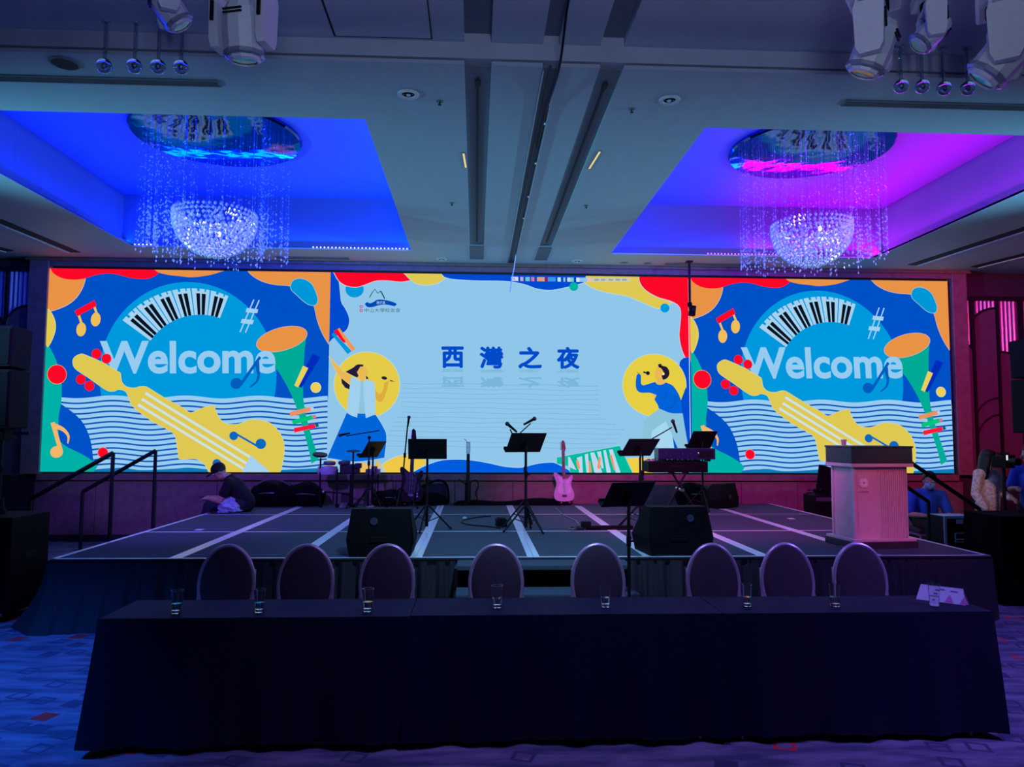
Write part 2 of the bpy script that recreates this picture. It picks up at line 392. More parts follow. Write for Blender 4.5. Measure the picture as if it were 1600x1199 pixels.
# ------------------------------------------------------------------ ceiling fittings
def downlight(px, py, label):
    p = onz(px, py, ZC); g = thing('downlight', label, 'light', (p.x, p.y, ZC))
    MB().lathe([(.052, .0), (.06, -.012), (.088, -.014), (.092, -.004), (.092, .0)], 28).build('trim_ring', HEADW, g, smooth=True)
    MB().lathe([(.052, -.002), (.05, -.001), (.0, -.0015)], 24).build('dark_recess', mat('lamp_recess', (8, 8, 10), .95, spec=.1), g)
    MB().sph((.0, .012, -.004), .02, (1, 1, .5), 12).build('lamp_lens', mat('lamp_lens', (215, 225, 235), .15, .2), g)
    t = MB()
    for sx in (-.035, .035): t.sph((sx, 0, -.003), .007, (1, 1, .6), 8)
    t.build('spring_clip', CHROME, g)
downlight(638, 147, 'larger white ring downlight near the right corner of the left coffer')
downlight(1046, 156, 'larger white ring downlight near the left corner of the right coffer')
downlight(690, 405, 'small far downlight left of the left groove end, above the middle screen')
downlight(902, 408, 'small far downlight right of the right groove end, above the middle screen')
for px, py, lb in ((687, 158, 'tiny sprinkler head beside the near left downlight'), (987, 170, 'tiny sprinkler head beside the near right downlight'),
                   (706, 317, 'tiny sprinkler head left of the left groove, halfway down the ceiling'), (916, 321, 'tiny sprinkler head right of the right groove, halfway down the ceiling')):
    p = onz(px, py, ZC); g = thing('sprinkler', lb, 'sprinkler', (p.x, p.y, ZC))
    MB().lathe([(0, -.006), (.03, -.005), (.032, 0)], 14).build('escutcheon', GREYP, g); MB().cyl((0, 0, -.004), (0, 0, -.03), .007, n=8).build('nozzle', SLOT, g); MB().lathe([(0, -.036), (.016, -.034), (.016, -.03), (0, -.03)], 10).build('deflector', SLOT, g)
p = onz(98, 95, ZC); p.y = max(p.y, 5.72); g = thing('ceiling_speaker', 'dark round ceiling loudspeaker grille at the upper left', 'speaker', (p.x, p.y, ZC))
MB().lathe([(0, -.012), (.085, -.01), (.095, -.004)], 28).build('grille', mat('dark_round_grille', (46, 46, 48), .7, bump=.6, scale=200), g)
MB().lathe([(.09, -.012), (.105, -.012), (.11, 0)], 28).build('rim', GREYP, g)
for px, py, lb in ((1238, 409, 'x'),):
    pass
for px, py, lb in ((975, 410, 'flat oval ceiling disc above the right part of the middle screen'), (1012, 411, 'paler flat ceiling disc left of the right long vent')):
    p = onz(px, py, ZC); g = thing('ceiling_disc', lb, 'sensor', (p.x, p.y, ZC)); MB().lathe([(0, -.012), (.06, -.01), (.07, 0)], 18).build('cover', GREYP, g); MB().lathe([(.07, -.006), (.085, -.004), (.085, 0)], 18).build('rim', WHITEP, g)
def vent(x0, x1, y, wy, label):
    g = thing('linear_vent', label, 'vent', ((x0+x1)/2, y, ZC)); L = x1-x0
    for sy in (-1, 1): MB().box((0, sy*wy/2, -.006), (L, .014, .012)).build('rim', GREYP, g)
    for sx in (-1, 1): MB().box((sx*L/2, 0, -.006), (.014, wy, .012)).build('rim', GREYP, g)
    MB().box((0, 0, -.001), (L, wy, .004)).build('backing', SLOT, g)
    for k in range(3): MB().box((0, (k-1)*wy/4, -.005), (L-.02, .008, .008)).build('blade', GREYP, g)
vent(-4.6, -2.12, 5.99, .10, 'long ceiling vent at the left in front of the left coffer')
vent(3.14, 5.6, 6.04, .10, 'long ceiling vent at the right in front of the right coffer')
vent(-3.28, -2.1, 12.06, .12, 'far ceiling vent beyond the left chandelier')
vent(3.15, 4.78, 12.08, .12, 'far ceiling vent beyond the right coffer')
# side tracks (dark slot with bright lip) at both sides
for (a, b_, lb) in (((-5, 343), (118, 394), 'dark ceiling slot with bright lip left of the left coffer'), ((1425, 414), (1610, 354), 'dark ceiling slot with bright lip right of the right coffer'),
                    ((-8, 386), (16, 392), 'short outer ceiling slot at the far left'), ((1522, 417), (1610, 395), 'outer ceiling slot at the far right')):
    p0 = onz(*a, ZC); p1 = onz(*b_, ZC); d = p1-p0; L = d.length; g = thing('track_slot', lb, 'track', ((p0+p1)/2).to_tuple(), math.atan2(d.y, d.x)); g.location.z = ZC
    sgn = -1 if p0.x*(1 if d.y > 0 else -1) < 0 else 1
    sgn = 1 if (p0.x < 0) == (d.y > 0) else -1
    MB().box((0, 0, -.004), (L, .16, .008)).build('slot', SLOT, g); MB().box((0, sgn*.10, -.012), (L, .035, .024)).build('lip', HEADW, g)
# access hatch on the raised ceiling
g = thing('access_hatch', 'square access hatch outlined in the raised ceiling at top left of centre', 'hatch', (-.73, 4.95, ZN))
MB().box((0, 0, -.004), (.72, 1.14, .008)).build('hatch_panel', WHITEP, g)
for sx, sy, wx, wy in ((-.37, 0, .014, 1.16), (.37, 0, .008, 1.16), (0, .58, .75, .008), (0, -.58, .75, .012)): MB().box((sx, sy, -.003), (wx, wy, .006)).build('shadow_gap', SLOT, g)
# amber light streaks on the ceiling, painted as glowing strips
for (pa, pb, lb) in (((724, 238), (728, 262), 'small painted amber light streak beside the left groove'), ((938, 235), (920, 264), 'small painted amber light streak beside the right groove')):
    p0 = onz(*pa, ZC); p1 = onz(*pb, ZC); g = thing('light_streak', lb, 'light', ((p0.x+p1.x)/2, (p0.y+p1.y)/2, ZC), math.atan2((p1-p0).y, (p1-p0).x))
    L = (p1-p0).length
    MB().box((0, 0, -.003), (L, .03, .006), bev=.002).build('streak_edge', GREYP, g); MB().box((0, 0, -.0065), (L*.92, .02, .002)).build('lens', emit('amber', (232, 214, 150)), g)  # glowing strip paints the reflected light, no fixture here
# glass ball pendants in front of the step
def pendant(px, py, label):
    p = at(px, py, 5.44); g = thing('glass_pendant', label, 'pendant lamp', (p.x, 5.44, ZN))
    z = p.z-ZN
    MB().lathe([(0, -.012), (.03, -.01), (.032, 0)], 14).build('canopy', CHROME, g)
    MB().cyl((0, 0, -.01), (0, 0, z+.05), .012, n=10).build('stem', glass('smoky_glass', (190, 205, 225)), g)
    MB().lathe([(.055*math.sin(a), z-.055*math.cos(a)) for a in [PI*k/12 for k in range(13)]], 18).build('glass_ball', glass('smoky_glass'), g, smooth=True)
    MB().sph((0, 0, z), .016, (1, 1, 1.2), 8).build('lamp_capsule', CHROME, g)
for k, (px, py) in enumerate(((163, 103), (210, 103), (247, 104), (283, 105))): pendant(px, py, ['glass ball pendant nearest the dark round ceiling speaker', 'second glass ball pendant from the round ceiling speaker', 'third glass ball pendant from the round ceiling speaker', 'glass ball pendant of the left four, farthest from the ceiling speaker'][k])
for k, (px, py) in enumerate(((1408, 135), (1441, 135), (1475, 138), (1512, 138))): pendant(px, py, ['leftmost glass ball pendant of the right four, below the white moving lamps', 'second from left of the right four glass ball pendants', 'third from left of the right four glass ball pendants', 'glass ball pendant of the right four beside the large right moving lamp'][k])

# ------------------------------------------------------------------ rear wall
def plank_wall():
    b = MB(); b.box((.6, YW+.1, 2.3), (20, .2, 4.7)); return b
struct(plank_wall().build('wall_rear', mat('rear_wall_dark', (52, 46, 50), .7)))
b = MB(); b.box((.6, YW-.05, 1.03), (15.3, .16, .10), bev=.01); b.box((.6, YW-.01, 1.09), (15.3, .04, .03)); struct(b.build('trim_10', WOOD))
base_root = None
wallb = MB(); wallb.box((.6, YW-.02, .5), (15.5, .06, 1.0)); wb = struct(wallb.build('trim_14', mat('wood_joint', (60, 46, 48), .7)))
for k in range(16):                                   # veneer boards of the base
    x0 = -7.1+k*.965; MB().box((0, 0, 0), (.957, .03, .86), bev=.003).build('veneer_board', WOOD, wb, loc=(x0+.4825, YW-.06, .535))
b = MB(); b.box((.6, YW-.07, .05), (15.5, .05, .1)); struct(b.build('baseboard_rear', mat('dark_baseboard', (40, 34, 38), .6)))
for k, (x, w_) in enumerate(((-7.15, .30), (8.36, .26))):
    b = MB(); b.box((x, YW-.06, 2.83), (w_, .18, 3.5), bev=.01); struct(b.build('trim_%d' % (11+k), WOOD))
b = MB(); b.box((.6, YW-.04, 4.54), (15.75, .16, .13)); b.box((.6, YW-.14, 4.585), (15.9, .1, .05)); struct(b.build('trim_13', WOOD))

# ------------------------------------------------------------------ LED screens and the pictures on them
def soft(p, lim=48):
    """round the gentle bends of an outline and keep its sharp corners"""
    N = len(p); sharp = []
    for i in range(N):
        a = Vector(p[i])-Vector(p[i-1]); b_ = Vector(p[(i+1) % N])-Vector(p[i])
        if a.length < 1e-6 or b_.length < 1e-6 or math.degrees(a.angle(b_)) > lim: sharp.append(i)
    if not sharp: return smooth_closed(p)
    out = []
    for k, i in enumerate(sharp):
        j = sharp[(k+1) % len(sharp)]; j = j if j > i else j+N
        seg = [(*p[q % N], 0) for q in range(i, j+1)]
        if len(seg) < 3: out.append(p[i]); continue
        out += [(v.x, v.y) for v in smooth_open(seg, 5)][:-1]
    return out
def hom(src):
    dst = [(0, 1), (1, 1), (1, 0), (0, 0)]; A = []; B = []
    for (x, y), (u, v) in zip(src, dst):
        A += [[x, y, 1, 0, 0, 0, -u*x, -u*y], [0, 0, 0, x, y, 1, -v*x, -v*y]]; B += [u, v]
    h = np.linalg.solve(np.array(A, float), np.array(B, float)); return np.append(h, 1).reshape(3, 3)
class Art:
    def __init__(s, corners, w, h): s.H = hom(corners); s.w = w; s.h = h; s.v = []; s.f = []; s.m = []; s.layer = 0; s.mats = []
    def col(s, c):
        k = 'screen_%02x%02x%02x' % c; m = emit(k, c, 1.0)
        if m not in s.mats: s.mats.append(m)
        return s.mats.index(m)
    def mp(s, p):
        q = s.H @ np.array([p[0], p[1], 1.0]); u, v = q[0]/q[2], q[1]/q[2]; u = min(1, max(0, u)); v = min(1, max(0, v))
        return (u*s.w, -.0003*s.layer, v*s.h)
    def poly(s, pts, c, sm=False, edge=None, ew=1.0):
        if sm: pts = smooth_closed(pts)
        elif 6 <= len(pts) < 30 or len(pts) > 45 and len(pts) < 56: pts = soft(pts)
        if edge: s.stroke(pts+[pts[0]], ew*2, edge)
        s.layer += 1; q = []
        for p in pts:
            a = s.mp(p)
            if not q or (abs(a[0]-q[-1][0])+abs(a[2]-q[-1][2])) > 1e-5: q.append(a)
        if len(q) < 3: return
        i0 = len(s.v); s.v += q; s.f.append(list(range(i0, i0+len(q)))); s.m.append(s.col(c))
    def ell(s, c, rx, ry=None, col=(0, 0, 0), rot=0, edge=None, ew=.8, n=40):
        ry = rx if ry is None else ry; ca, sa = math.cos(rot), math.sin(rot)
        s.poly([(c[0]+rx*math.cos(t)*ca-ry*math.sin(t)*sa, c[1]+rx*math.cos(t)*sa+ry*math.sin(t)*ca) for t in [2*PI*k/n for k in range(n)]], col, edge=edge, ew=ew)
    def stroke(s, pts, wd, c, taper=None):
        s.layer += 1; n = len(pts); L = []; R = []
        for i, p in enumerate(pts):
            a = pts[max(0, i-1)]; b_ = pts[min(n-1, i+1)]; dx, dy = b_[0]-a[0], b_[1]-a[1]; l = math.hypot(dx, dy) or 1
            ww = wd*.5 if taper is None else wd*.5*(1+(taper-1)*i/(n-1))
            L.append((p[0]-dy/l*ww, p[1]+dx/l*ww)); R.append((p[0]+dy/l*ww, p[1]-dx/l*ww))
        ci = s.col(c)
        for i in range(n-1):
            i0 = len(s.v); s.v += [s.mp(L[i]), s.mp(L[i+1]), s.mp(R[i+1]), s.mp(R[i])]; s.f.append([i0, i0+1, i0+2, i0+3]); s.m.append(ci)
    def text(s, body, box, c, offset=0.0, flip=False, bold=0.0):
        cu = bpy.data.curves.new('t', 'FONT'); cu.body = body; cu.offset = offset; cu.resolution_u = 4
        o = bpy.data.objects.new('t', cu); COL.objects.link(o); bpy.context.view_layer.update()
        me = o.evaluated_get(bpy.context.evaluated_depsgraph_get()).to_mesh()
        V = [v.co.copy() for v in me.vertices]; F = [list(p.vertices) for p in me.polygons]
        bpy.data.objects.remove(o); bpy.data.curves.remove(cu)
        if not V: return
        xa = min(v.x for v in V); xb = max(v.x for v in V); ya = min(v.y for v in V); yb = max(v.y for v in V); x0, y0, x1, y1 = box
        s.layer += 1; ci = s.col(c)
        for dx, dy in ([(0, 0)] if not bold else [(bold*math.cos(2*PI*k/8), bold*math.sin(2*PI*k/8)) for k in range(8)]):
            i0 = len(s.v); s.layer += .05
            for v in V:
                t = (v.y-ya)/(yb-ya); t = t if not flip else 1-t
                s.v.append(s.mp((x0+bold+dx+(v.x-xa)/(xb-xa)*(x1-x0-2*bold), y1-bold+dy-t*(y1-y0-2*bold))))
            for f in F: s.f.append([i0+k for k in f]); s.m.append(ci)
    def build(s, name, parent, loc):
        me = bpy.data.meshes.new(name); me.from_pydata(s.v, [], s.f)
        for m in s.mats: me.materials.append(m)
        me.polygons.foreach_set('material_index', s.m); me.update()
        o = bpy.data.objects.new(name, me); COL.objects.link(o); o.parent = parent; o.location = loc; return o
RB = (0, 80, 198); CY = (0, 152, 220); LB = (152, 203, 240); YE = (222, 200, 82); OR = (232, 146, 70); RE = (252, 8, 40); TE = (0, 176, 166); GO = (238, 190, 88)
ZB_, ZT_ = 1.115, 4.435
SX = [-7.0, -2.44, 3.63, 8.17]
T = 6.6625
def A(x, y): return (60+x/T, 410+y/T)
def B(x, y): return (290+x/T, 410+y/T)
def C(x, y): return (60+x/T, 570+y/T)
def D(x, y): return (290+x/T, 570+y/T)
def led_screen(label, x0, x1):
    g = thing('led_screen', label, 'screen', (x0, YW-.10, ZB_))
    MB().box(((x1-x0)/2, .05, (ZT_-ZB_)/2), (x1-x0, .09, ZT_-ZB_)).build('cabinet_panel', BLACK, g); return g
def welcome():
    a = Art([(84, 421.5), (518.7, 428.5), (511.8, 738.5), (66.5, 737.5)], SX[1]-SX[0], ZT_-ZB_)
    a.poly([(84, 421.5), (518.7, 428.5), (511.8, 738.5), (66.5, 737.5)], RB)
    a.ell((297, 589), 137.5, 146, CY, n=70)
    # waves
    def wy(x): return 388-15*math.cos(2*PI*(x-800)/755)+8*(x-270)/2700
    xe = 270+2760
    top = [C(x, wy(x)-50) for x in range(262, xe, 40)]
    a.poly(top+[D(1500, 400), D(1480, 1130), C(600, 1125), C(595, 1000), C(585, 880), C(560, 760), C(500, 620), C(400, 510), C(262, 410)], LB)
    for k in range(14):
        xs_ = [x for x in range(262, xe, 40)]
        a.stroke([C(x, wy(x)+4+54.6*k) for x in xs_], 17/T, (4, 84, 180))
    a.poly([C(600, 1100), C(760, 1085), C(900, 1075), C(1100, 1100), D(-100, 1085), D(60, 1075), D(300, 1095), D(700, 1110), D(1100, 1095), D(1480, 1075), D(1480, 1125), C(600, 1125)], (14, 120, 186))
    # lobes at the lower left
    a.poly([C(258, 408), C(400, 510), C(500, 620), C(560, 760), C(585, 880), C(597, 1010), C(480, 1000), C(220, 900), C(220, 500)], RB)
    a.poly([A(105, 862), A(150, 888), A(220, 1030), C(270, 150), C(274, 330), C(262, 430), C(240, 560), C(238, 790), C(330, 860), C(480, 935), C(600, 1010), C(642, 1062), C(600, 1120), C(40, 1120)], TE)
    # corner shapes
    a.poly([A(160, 70), A(530, 180), A(490, 290), A(420, 390), A(320, 462), A(170, 516), A(130, 500)], OR, edge=(210, 190, 190))
    a.poly([A(165, 70), A(200, 130), A(290, 180), A(400, 195), A(500, 188), A(560, 170), A(650, 145), A(760, 132), A(870, 145), A(980, 175), A(1080, 188), A(1180, 185), A(1260, 150), A(1290, 122), A(1230, 70)], RE)
    a.poly([A(1230, 85), A(1290, 125), A(1400, 150), A(1500, 160), B(70, 172), B(180, 165), B(300, 145), B(430, 105), B(430, 80)], OR)
    a.poly([B(670, 90), B(680, 115), B(740, 170), B(840, 220), B(960, 248), B(1110, 262), B(1300, 330), B(1355, 470), B(1390, 620), B(1440, 750), B(1505, 862), B(1530, 862), B(1530, 90)], OR, edge=(190, 175, 190))
    a.poly([B(1115, 255), B(1140, 210), B(1200, 190), B(1270, 205), B(1330, 250), B(1365, 320), B(1388, 400), B(1370, 455), B(1320, 460), B(1260, 430), B(1170, 350), B(1120, 300)], (0, 150, 215), sm=True, edge=(140, 190, 215))
    a.poly([A(140, 495), A(185, 560), A(212, 640), A(210, 720), A(175, 820), A(135, 888), A(105, 860)], YE, edge=(225, 220, 160))
    a.ell(C(228, 107), 97/T, col=RE, edge=(225, 160, 90))
    # piano arc
    def circ(p, q, r):
        ax, ay = p; bx, by = q; cx, cy = r; d = 2*(ax*(by-cy)+bx*(cy-ay)+cx*(ay-by))
        ux = ((ax*ax+ay*ay)*(by-cy)+(bx*bx+by*by)*(cy-ay)+(cx*cx+cy*cy)*(ay-by))/d; uy = ((ax*ax+ay*ay)*(cx-bx)+(bx*bx+by*by)*(ax-cx)+(cx*cx+cy*cy)*(bx-ax))/d
        return ux, uy, math.hypot(ax-ux, ay-uy)
    O = circ((195.8, 503), (287, 454), (362, 466)); I = circ((239.4, 534.6), (291, 497.5), (348.5, 499.5))
    def on(cc, p0, p1, t):
        a0 = math.atan2(p0[1]-cc[1], p0[0]-cc[0]); a1 = math.atan2(p1[1]-cc[1], p1[0]-cc[0]); an = a0+(a1-a0)*t
        return (cc[0]+cc[2]*math.cos(an), cc[1]+cc[2]*math.sin(an))
    def pt(t, r):
        o = on(O, (195.8, 503), (362, 466), t); i = on(I, (239.4, 534.6), (348.5, 499.5), t); return (i[0]+(o[0]-i[0])*r, i[1]+(o[1]-i[1])*r)
    for g_ in range(6):
        t0 = g_/6+.006; t1 = (g_+1)/6-.006; W_ = t1-t0
        for (u0, u1, r1) in ((0, .30, 1.0), (.30, .44, .90), (.44, .72, 1.0), (.72, .8, .9), (.8, 1.0, 1.0)):
            a.poly([pt(t0+W_*u0, 0), pt(t0+W_*u1, 0), pt(t0+W_*u1, r1), pt(t0+W_*u0, r1)], (165, 210, 240))
        for u0, u1 in ((.24, .46), (.56, .80)): a.poly([pt(t0+W_*u0, 0), pt(t0+W_*u1, 0), pt(t0+W_*u1, .82), pt(t0+W_*u0, .82)], (6, 18, 34))
    # sharp sign
    SH = (160, 208, 240)
    a.stroke([B(735, 405), B(592, 740)], 13/T, SH); a.stroke([B(790, 410), B(647, 745)], 13/T, SH)
    a.poly([B(662, 492), B(780, 504), B(770, 546), B(650, 534)], SH); a.poly([B(612, 604), B(735, 616), B(720, 660), B(598, 646)], SH)
    # red and yellow note
    for x0_, y0_, x1_, y1_ in ((462, 560, 492, 650), (622, 470, 650, 550)): a.stroke([A(x0_, y0_), A(x1_, y1_)], 24/T, GO)
    a.ell(A(487, 710), 50/T, 72/T, GO, .15); a.ell(A(638, 607), 50/T, 72/T, GO, .15)
    a.poly([A(420, 520), A(625, 408), A(648, 468), A(448, 576)], RE)
    # trumpet
    a.poly([B(880, 930), B(1275, 790), B(1255, 960), D(1240, 200), D(1250, 420), D(1300, 650), D(1380, 920), D(1400, 990), D(1325, 1032), D(1300, 900), D(1240, 680), D(1170, 450), D(1100, 280), D(1000, 100), B(950, 1100)], (0, 170, 150))
    a.ell(B(1022, 812), 266/T, 115/T, OR, -.26, edge=(200, 180, 190))
    a.poly([B(1340, 965), B(1418, 1000), D(1225, 250), D(1165, 220)], (0, 44, 190))
    a.poly([D(1240, 20), D(1295, 45), D(1190, 245), D(1150, 225)], (232, 208, 95))
    a.ell(D(1372, 246), 50/T, col=(236, 206, 90), edge=(215, 225, 200))
    for (p, c, tip) in (([D(1100, 500), D(1310, 448), D(1322, 490), D(1110, 545)], (235, 145, 95), (190, 200, 230)), ([D(1125, 585), D(1330, 530), D(1342, 575), D(1135, 630)], (0, 196, 120), (225, 110, 140)), ([D(1145, 665), D(1360, 620), D(1368, 662), D(1150, 712)], (252, 24, 60), (20, 90, 110))):
        a.poly(p, c); a.stroke([(p[1][0]+1, (p[1][1]+p[2][1])/2), (p[1][0]+6, (p[1][1]+p[2][1])/2-1.2)], 5, tip)
    # welcome
    a.text('Welcome', (162, 534.5, 433.8, 585.4), (150, 203, 240), .028)
    # blue note
    NB = (2, 92, 190)
    a.ell(D(553, 203), 60/T, 56/T, NB, -.4); a.stroke([D(598, 215), D(800, -70)], 30/T, NB)
    a.stroke([(p.x, p.y) for p in smooth_open([(*D(770, -20), 0), (*D(775, 60), 0), (*D(782, 120), 0), (*D(762, 185), 0), (*D(695, 242), 0)])], 42/T, NB, .35)
    # violin
    V = [A(402, 1050), A(418, 1000), A(480, 966), A(530, 975), A(700, 1050), A(830, 1125), C(890, 95), C(905, 190), C(960, 240), C(1040, 250), C(1100, 235), C(1160, 240), C(1250, 295), C(1400, 385), C(1532, 455), D(60, 500), D(110, 500), D(200, 460), D(322, 430), D(345, 500), D(390, 580), D(450, 620), D(540, 630), D(620, 610), D(700, 580), D(800, 585), D(900, 615), D(980, 690), D(1030, 780), D(1045, 870), D(1035, 980), D(1005, 1125), D(265, 1125), D(240, 1060), D(190, 1010), D(120, 980), D(0, 985), C(1490, 980), C(1475, 860), C(1450, 740), C(1380, 680), C(1200, 580), C(1020, 440), C(975, 340), C(940, 280), C(870, 262), C(830, 278), C(770, 278), C(700, 240), C(560, 140), C(430, 50)]
    for p in (C(482, 160), C(570, 228), A(645, 962), A(748, 1012)): a.ell(p, 51/T, col=RE)
    a.poly(V, YE, edge=(212, 215, 170), ew=.7)
    for p, q in ((C(1160, 310), D(700, 970)), (C(1125, 372), D(655, 1030)), (C(1085, 430), D(625, 1085))):
        a.stroke([p, q], 27/T, (205, 225, 225)); a.ell(p, 17/T, col=(205, 222, 245), n=14)
    a.poly([D(700, 948), D(905, 1125), D(612, 1125), D(650, 1040)], (165, 208, 240))
    a.stroke([D(545, 722), D(780, 858)], 20/T, (8, 104, 190)); a.ell(D(525, 745), 45/T, col=(8, 104, 190)); a.ell(D(805, 828), 54/T, col=(8, 104, 190)); a.ell(D(350, 1030), 45/T, col=(8, 104, 190))
    # orange note and red dot
    NO = (242, 182, 105)
    a.stroke([C(190, 605), C(268, 890)], 44/T, NO); a.ell(C(228, 910), 67/T, 60/T, NO, -.3)
    a.stroke([(p.x, p.y) for p in smooth_open([(*C(215, 640), 0), (*C(300, 680), 0), (*C(350, 745), 0), (*C(345, 822), 0)])], 52/T, NO, .25)
    a.ell(C(707, 917), 51/T, col=RE, edge=(225, 140, 160))
    return a
def e2(x, y): return (500+x/5, 400+y/5)
def e3(x, y): return (780+x/5, 400+y/5)
def e4(x, y): return (500+x/5, 600+y/5)
def e5(x, y): return (780+x/4.208, 600+y/4.208)
def e6(x, y): return (510+x/5.215, 505+y/5.215)
def e7(x, y): return (950+x/5.993, 540+y/5.993)
def e8(x, y): return (860+x/10.667, 680+y/10.667)
def middle():
    cor = [(519.5, 428), (1077, 437), (1075, 739.5), (512.5, 738)]
    a = Art(cor, SX[2]-SX[1], ZT_-ZB_); BG = (144, 198, 233); a.poly(cor, BG); b1 = (0, 74, 208); HALO = (176, 218, 240)
    for k in range(14):
        y = 601+7.4*k; xl_ = 628 if k < 7 else 620-4*(k-7); xr_ = 968 if k < 8 else 990
        a.stroke([(xl_+18*i, y+.8*math.sin(i*.9+k)+.014*(18*i)) for i in range(int((xr_-xl_)/18))], 1.1, (128, 182, 220))
    SK = (232, 184, 84)
    # edge shapes, upper left
    a.ell(e2(283, 272), 14.2, 13, CY)
    a.poly([e2(90, 130), e2(130, 150), e2(158, 205), e2(170, 300), e2(180, 375), e2(210, 425), e2(238, 490), e2(238, 545), e2(212, 598), e2(150, 632), e2(105, 665), e2(75, 705)], b1, edge=HALO, ew=.8)
    a.poly([e2(118, 130), e2(160, 205), e2(220, 245), e2(300, 255), e2(370, 235), e2(450, 207), e2(540, 205), e2(640, 215), e2(725, 203), e2(665, 130)], RE, edge=HALO)
    a.poly([e2(665, 140), e2(725, 203), e2(780, 235), e2(860, 240), e2(930, 225), e2(990, 185), e2(950, 140)], YE, edge=HALO)
    a.poly([(689, 425), (700, 437), (740, 441), (790, 442), (820, 447), (840, 454), (862, 456), (885, 452), (905, 447), (925, 440), (925, 425)], b1, edge=HALO)
    a.poly([e3(735, 150), e3(668, 222), e3(720, 260), e3(800, 290), e3(900, 312), e3(1000, 330), e3(1100, 372), e3(1200, 415), e3(1250, 425), e3(1345, 385), e3(1200, 300), e3(1120, 150)], YE, edge=HALO)
    a.poly([e3(1097, 150), e3(1097, 215), e3(1140, 280), e3(1230, 335), e3(1340, 370), e3(1400, 410), e3(1413, 470), e3(1405, 560), e3(1398, 650), e3(1420, 760), e3(1468, 862), e3(1490, 862), e3(1490, 150)], RE, edge=HALO)
    a.ell(e3(1289, 423), 7, col=CY); a.ell((897, 451), 6.8, col=TE)
    # tool bar
    for x0_, x1_, c in ((800, 811, (205, 215, 240)), (812, 840, (20, 70, 160)), (814, 819, (180, 170, 230)), (822, 829, (110, 190, 225)), (831, 836, (210, 120, 190)), (840, 852, (215, 160, 130)), (852, 857, (130, 30, 110)), (857, 869, (60, 150, 235)), (872, 877, (190, 235, 235)), (881, 884, (150, 190, 220)), (887, 892, (190, 215, 235)), (892, 897, (120, 210, 200)), (901, 906, (220, 225, 245)), (906, 918, (140, 200, 235)), (918, 923, (240, 190, 180)), (923, 985, (200, 205, 175))):
        dy = (x0_-800)*.016; a.poly([(x0_, 435.4+dy), (x1_, 435.4+dy+.1), (x1_, 442.2+dy), (x0_, 442+dy)], c)
    a.text('A', (803, 437, 806.5, 441), (60, 80, 140), 0)
    for x in (932, 942, 954, 965, 975): a.poly([(x-3, 439), (x+4, 439.1), (x+4, 442), (x-3, 442)], (150, 165, 170))
    # emblem of the hosts
    BK = (20, 60, 84)
    def m(x, y): return (560+x/16, 440+y/16)
    a.stroke([m(318, 440), m(380, 330), m(455, 235), m(525, 340), m(590, 290)], 1.2, BK); a.stroke([m(575, 288), m(605, 295), m(650, 385), m(700, 480)], 1.9, (16, 84, 100))
    a.poly([m(208, 600), m(255, 562), m(330, 585), m(410, 560), m(500, 505), m(600, 495), m(720, 510), m(850, 540), m(985, 598), m(940, 660), m(820, 635), m(700, 620), m(560, 635), m(420, 675), m(320, 688), m(245, 665)], (0, 72, 184), sm=True)
    a.text('西子灣', (*m(498, 535), *m(705, 612)), (200, 226, 245), 0)
    a.text('中山大學校友會', (*m(190, 712), *m(1085, 812)), (40, 66, 100), -.004)
    for y in (672, 765):
        c_ = m(112, y); pts = [(c_[0]+2.1*math.cos(2*PI*k/14), c_[1]+1.9*math.sin(2*PI*k/14)) for k in range(15)]; a.stroke(pts, 1.3, (196, 70, 130))
    # title and its reflection
    TB = (0, 74, 200)
    for ch, x0_, x1_, y0_, y1_ in (('西', 690.8, 725.5, 544, 577.7), ('灣', 749.8, 786.6, 544, 578.6), ('之', 809.3, 846.2, 544.8, 578.8), ('夜', 869, 904.2, 545, 579.4)):
        a.text(ch, (x0_, y1_+13, x1_, y1_+29), (122, 182, 218), 0, flip=True, bold=.8)
        a.text(ch, (x0_, y1_+1, x1_, y1_+6), (126, 186, 220), 0, flip=True, bold=.4)
        a.text(ch, (x0_, y0_, x1_, y1_), TB, 0, bold=1.35)
    # flag
    a.poly([e2(165, 575), e2(290, 740), e2(262, 756), e2(148, 590)], (240, 150, 80)); a.poly([e2(122, 600), e2(150, 583), e2(216, 688), e2(195, 692)], RE); a.poly([e2(105, 627), e2(122, 612), e2(260, 755), e2(230, 780)], CY)
    # woman before a yellow disc
    a.ell((575.6, 603.2), 50.6, 50.6, (228, 204, 72), edge=HALO, n=60)
    a.poly([e6(35, 283), e6(75, 325), e6(125, 375), e6(165, 410), e6(218, 440), e6(212, 510), e6(150, 470), e6(105, 425), e6(68, 350)], SK, edge=(226, 214, 160), ew=.4)
    a.poly([e6(135, 460), e6(205, 515), e6(200, 550), e6(165, 535), e6(140, 500)], (34, 26, 60))
    a.poly([e6(170, 408), e6(230, 375), e6(265, 350), e6(315, 350), e6(310, 367), e6(285, 378), e6(262, 410), e6(278, 440), e6(262, 455), e6(215, 432)], (34, 26, 60))
    a.poly([e6(335, 435), e6(357, 465), e6(335, 468)], (34, 26, 60))
    a.poly([e6(290, 365), e6(320, 370), e6(345, 395), e6(345, 430), e6(325, 455), e6(318, 500), e6(290, 500), e6(278, 450), e6(262, 412)], SK)
    a.poly([e6(405, 545), e6(440, 592), e6(470, 560), e6(480, 500), e6(522, 476), e6(500, 560), e6(470, 640), e6(440, 652), e6(415, 625)], (222, 172, 62))
    a.poly([e6(180, 735), e6(215, 755), e6(275, 742), e6(325, 742), e6(370, 760), e6(412, 755), e6(470, 850), e6(497, 930), e6(480, 1100), e6(250, 1130), e6(20, 1100)], (0, 100, 216), edge=HALO, ew=.6)
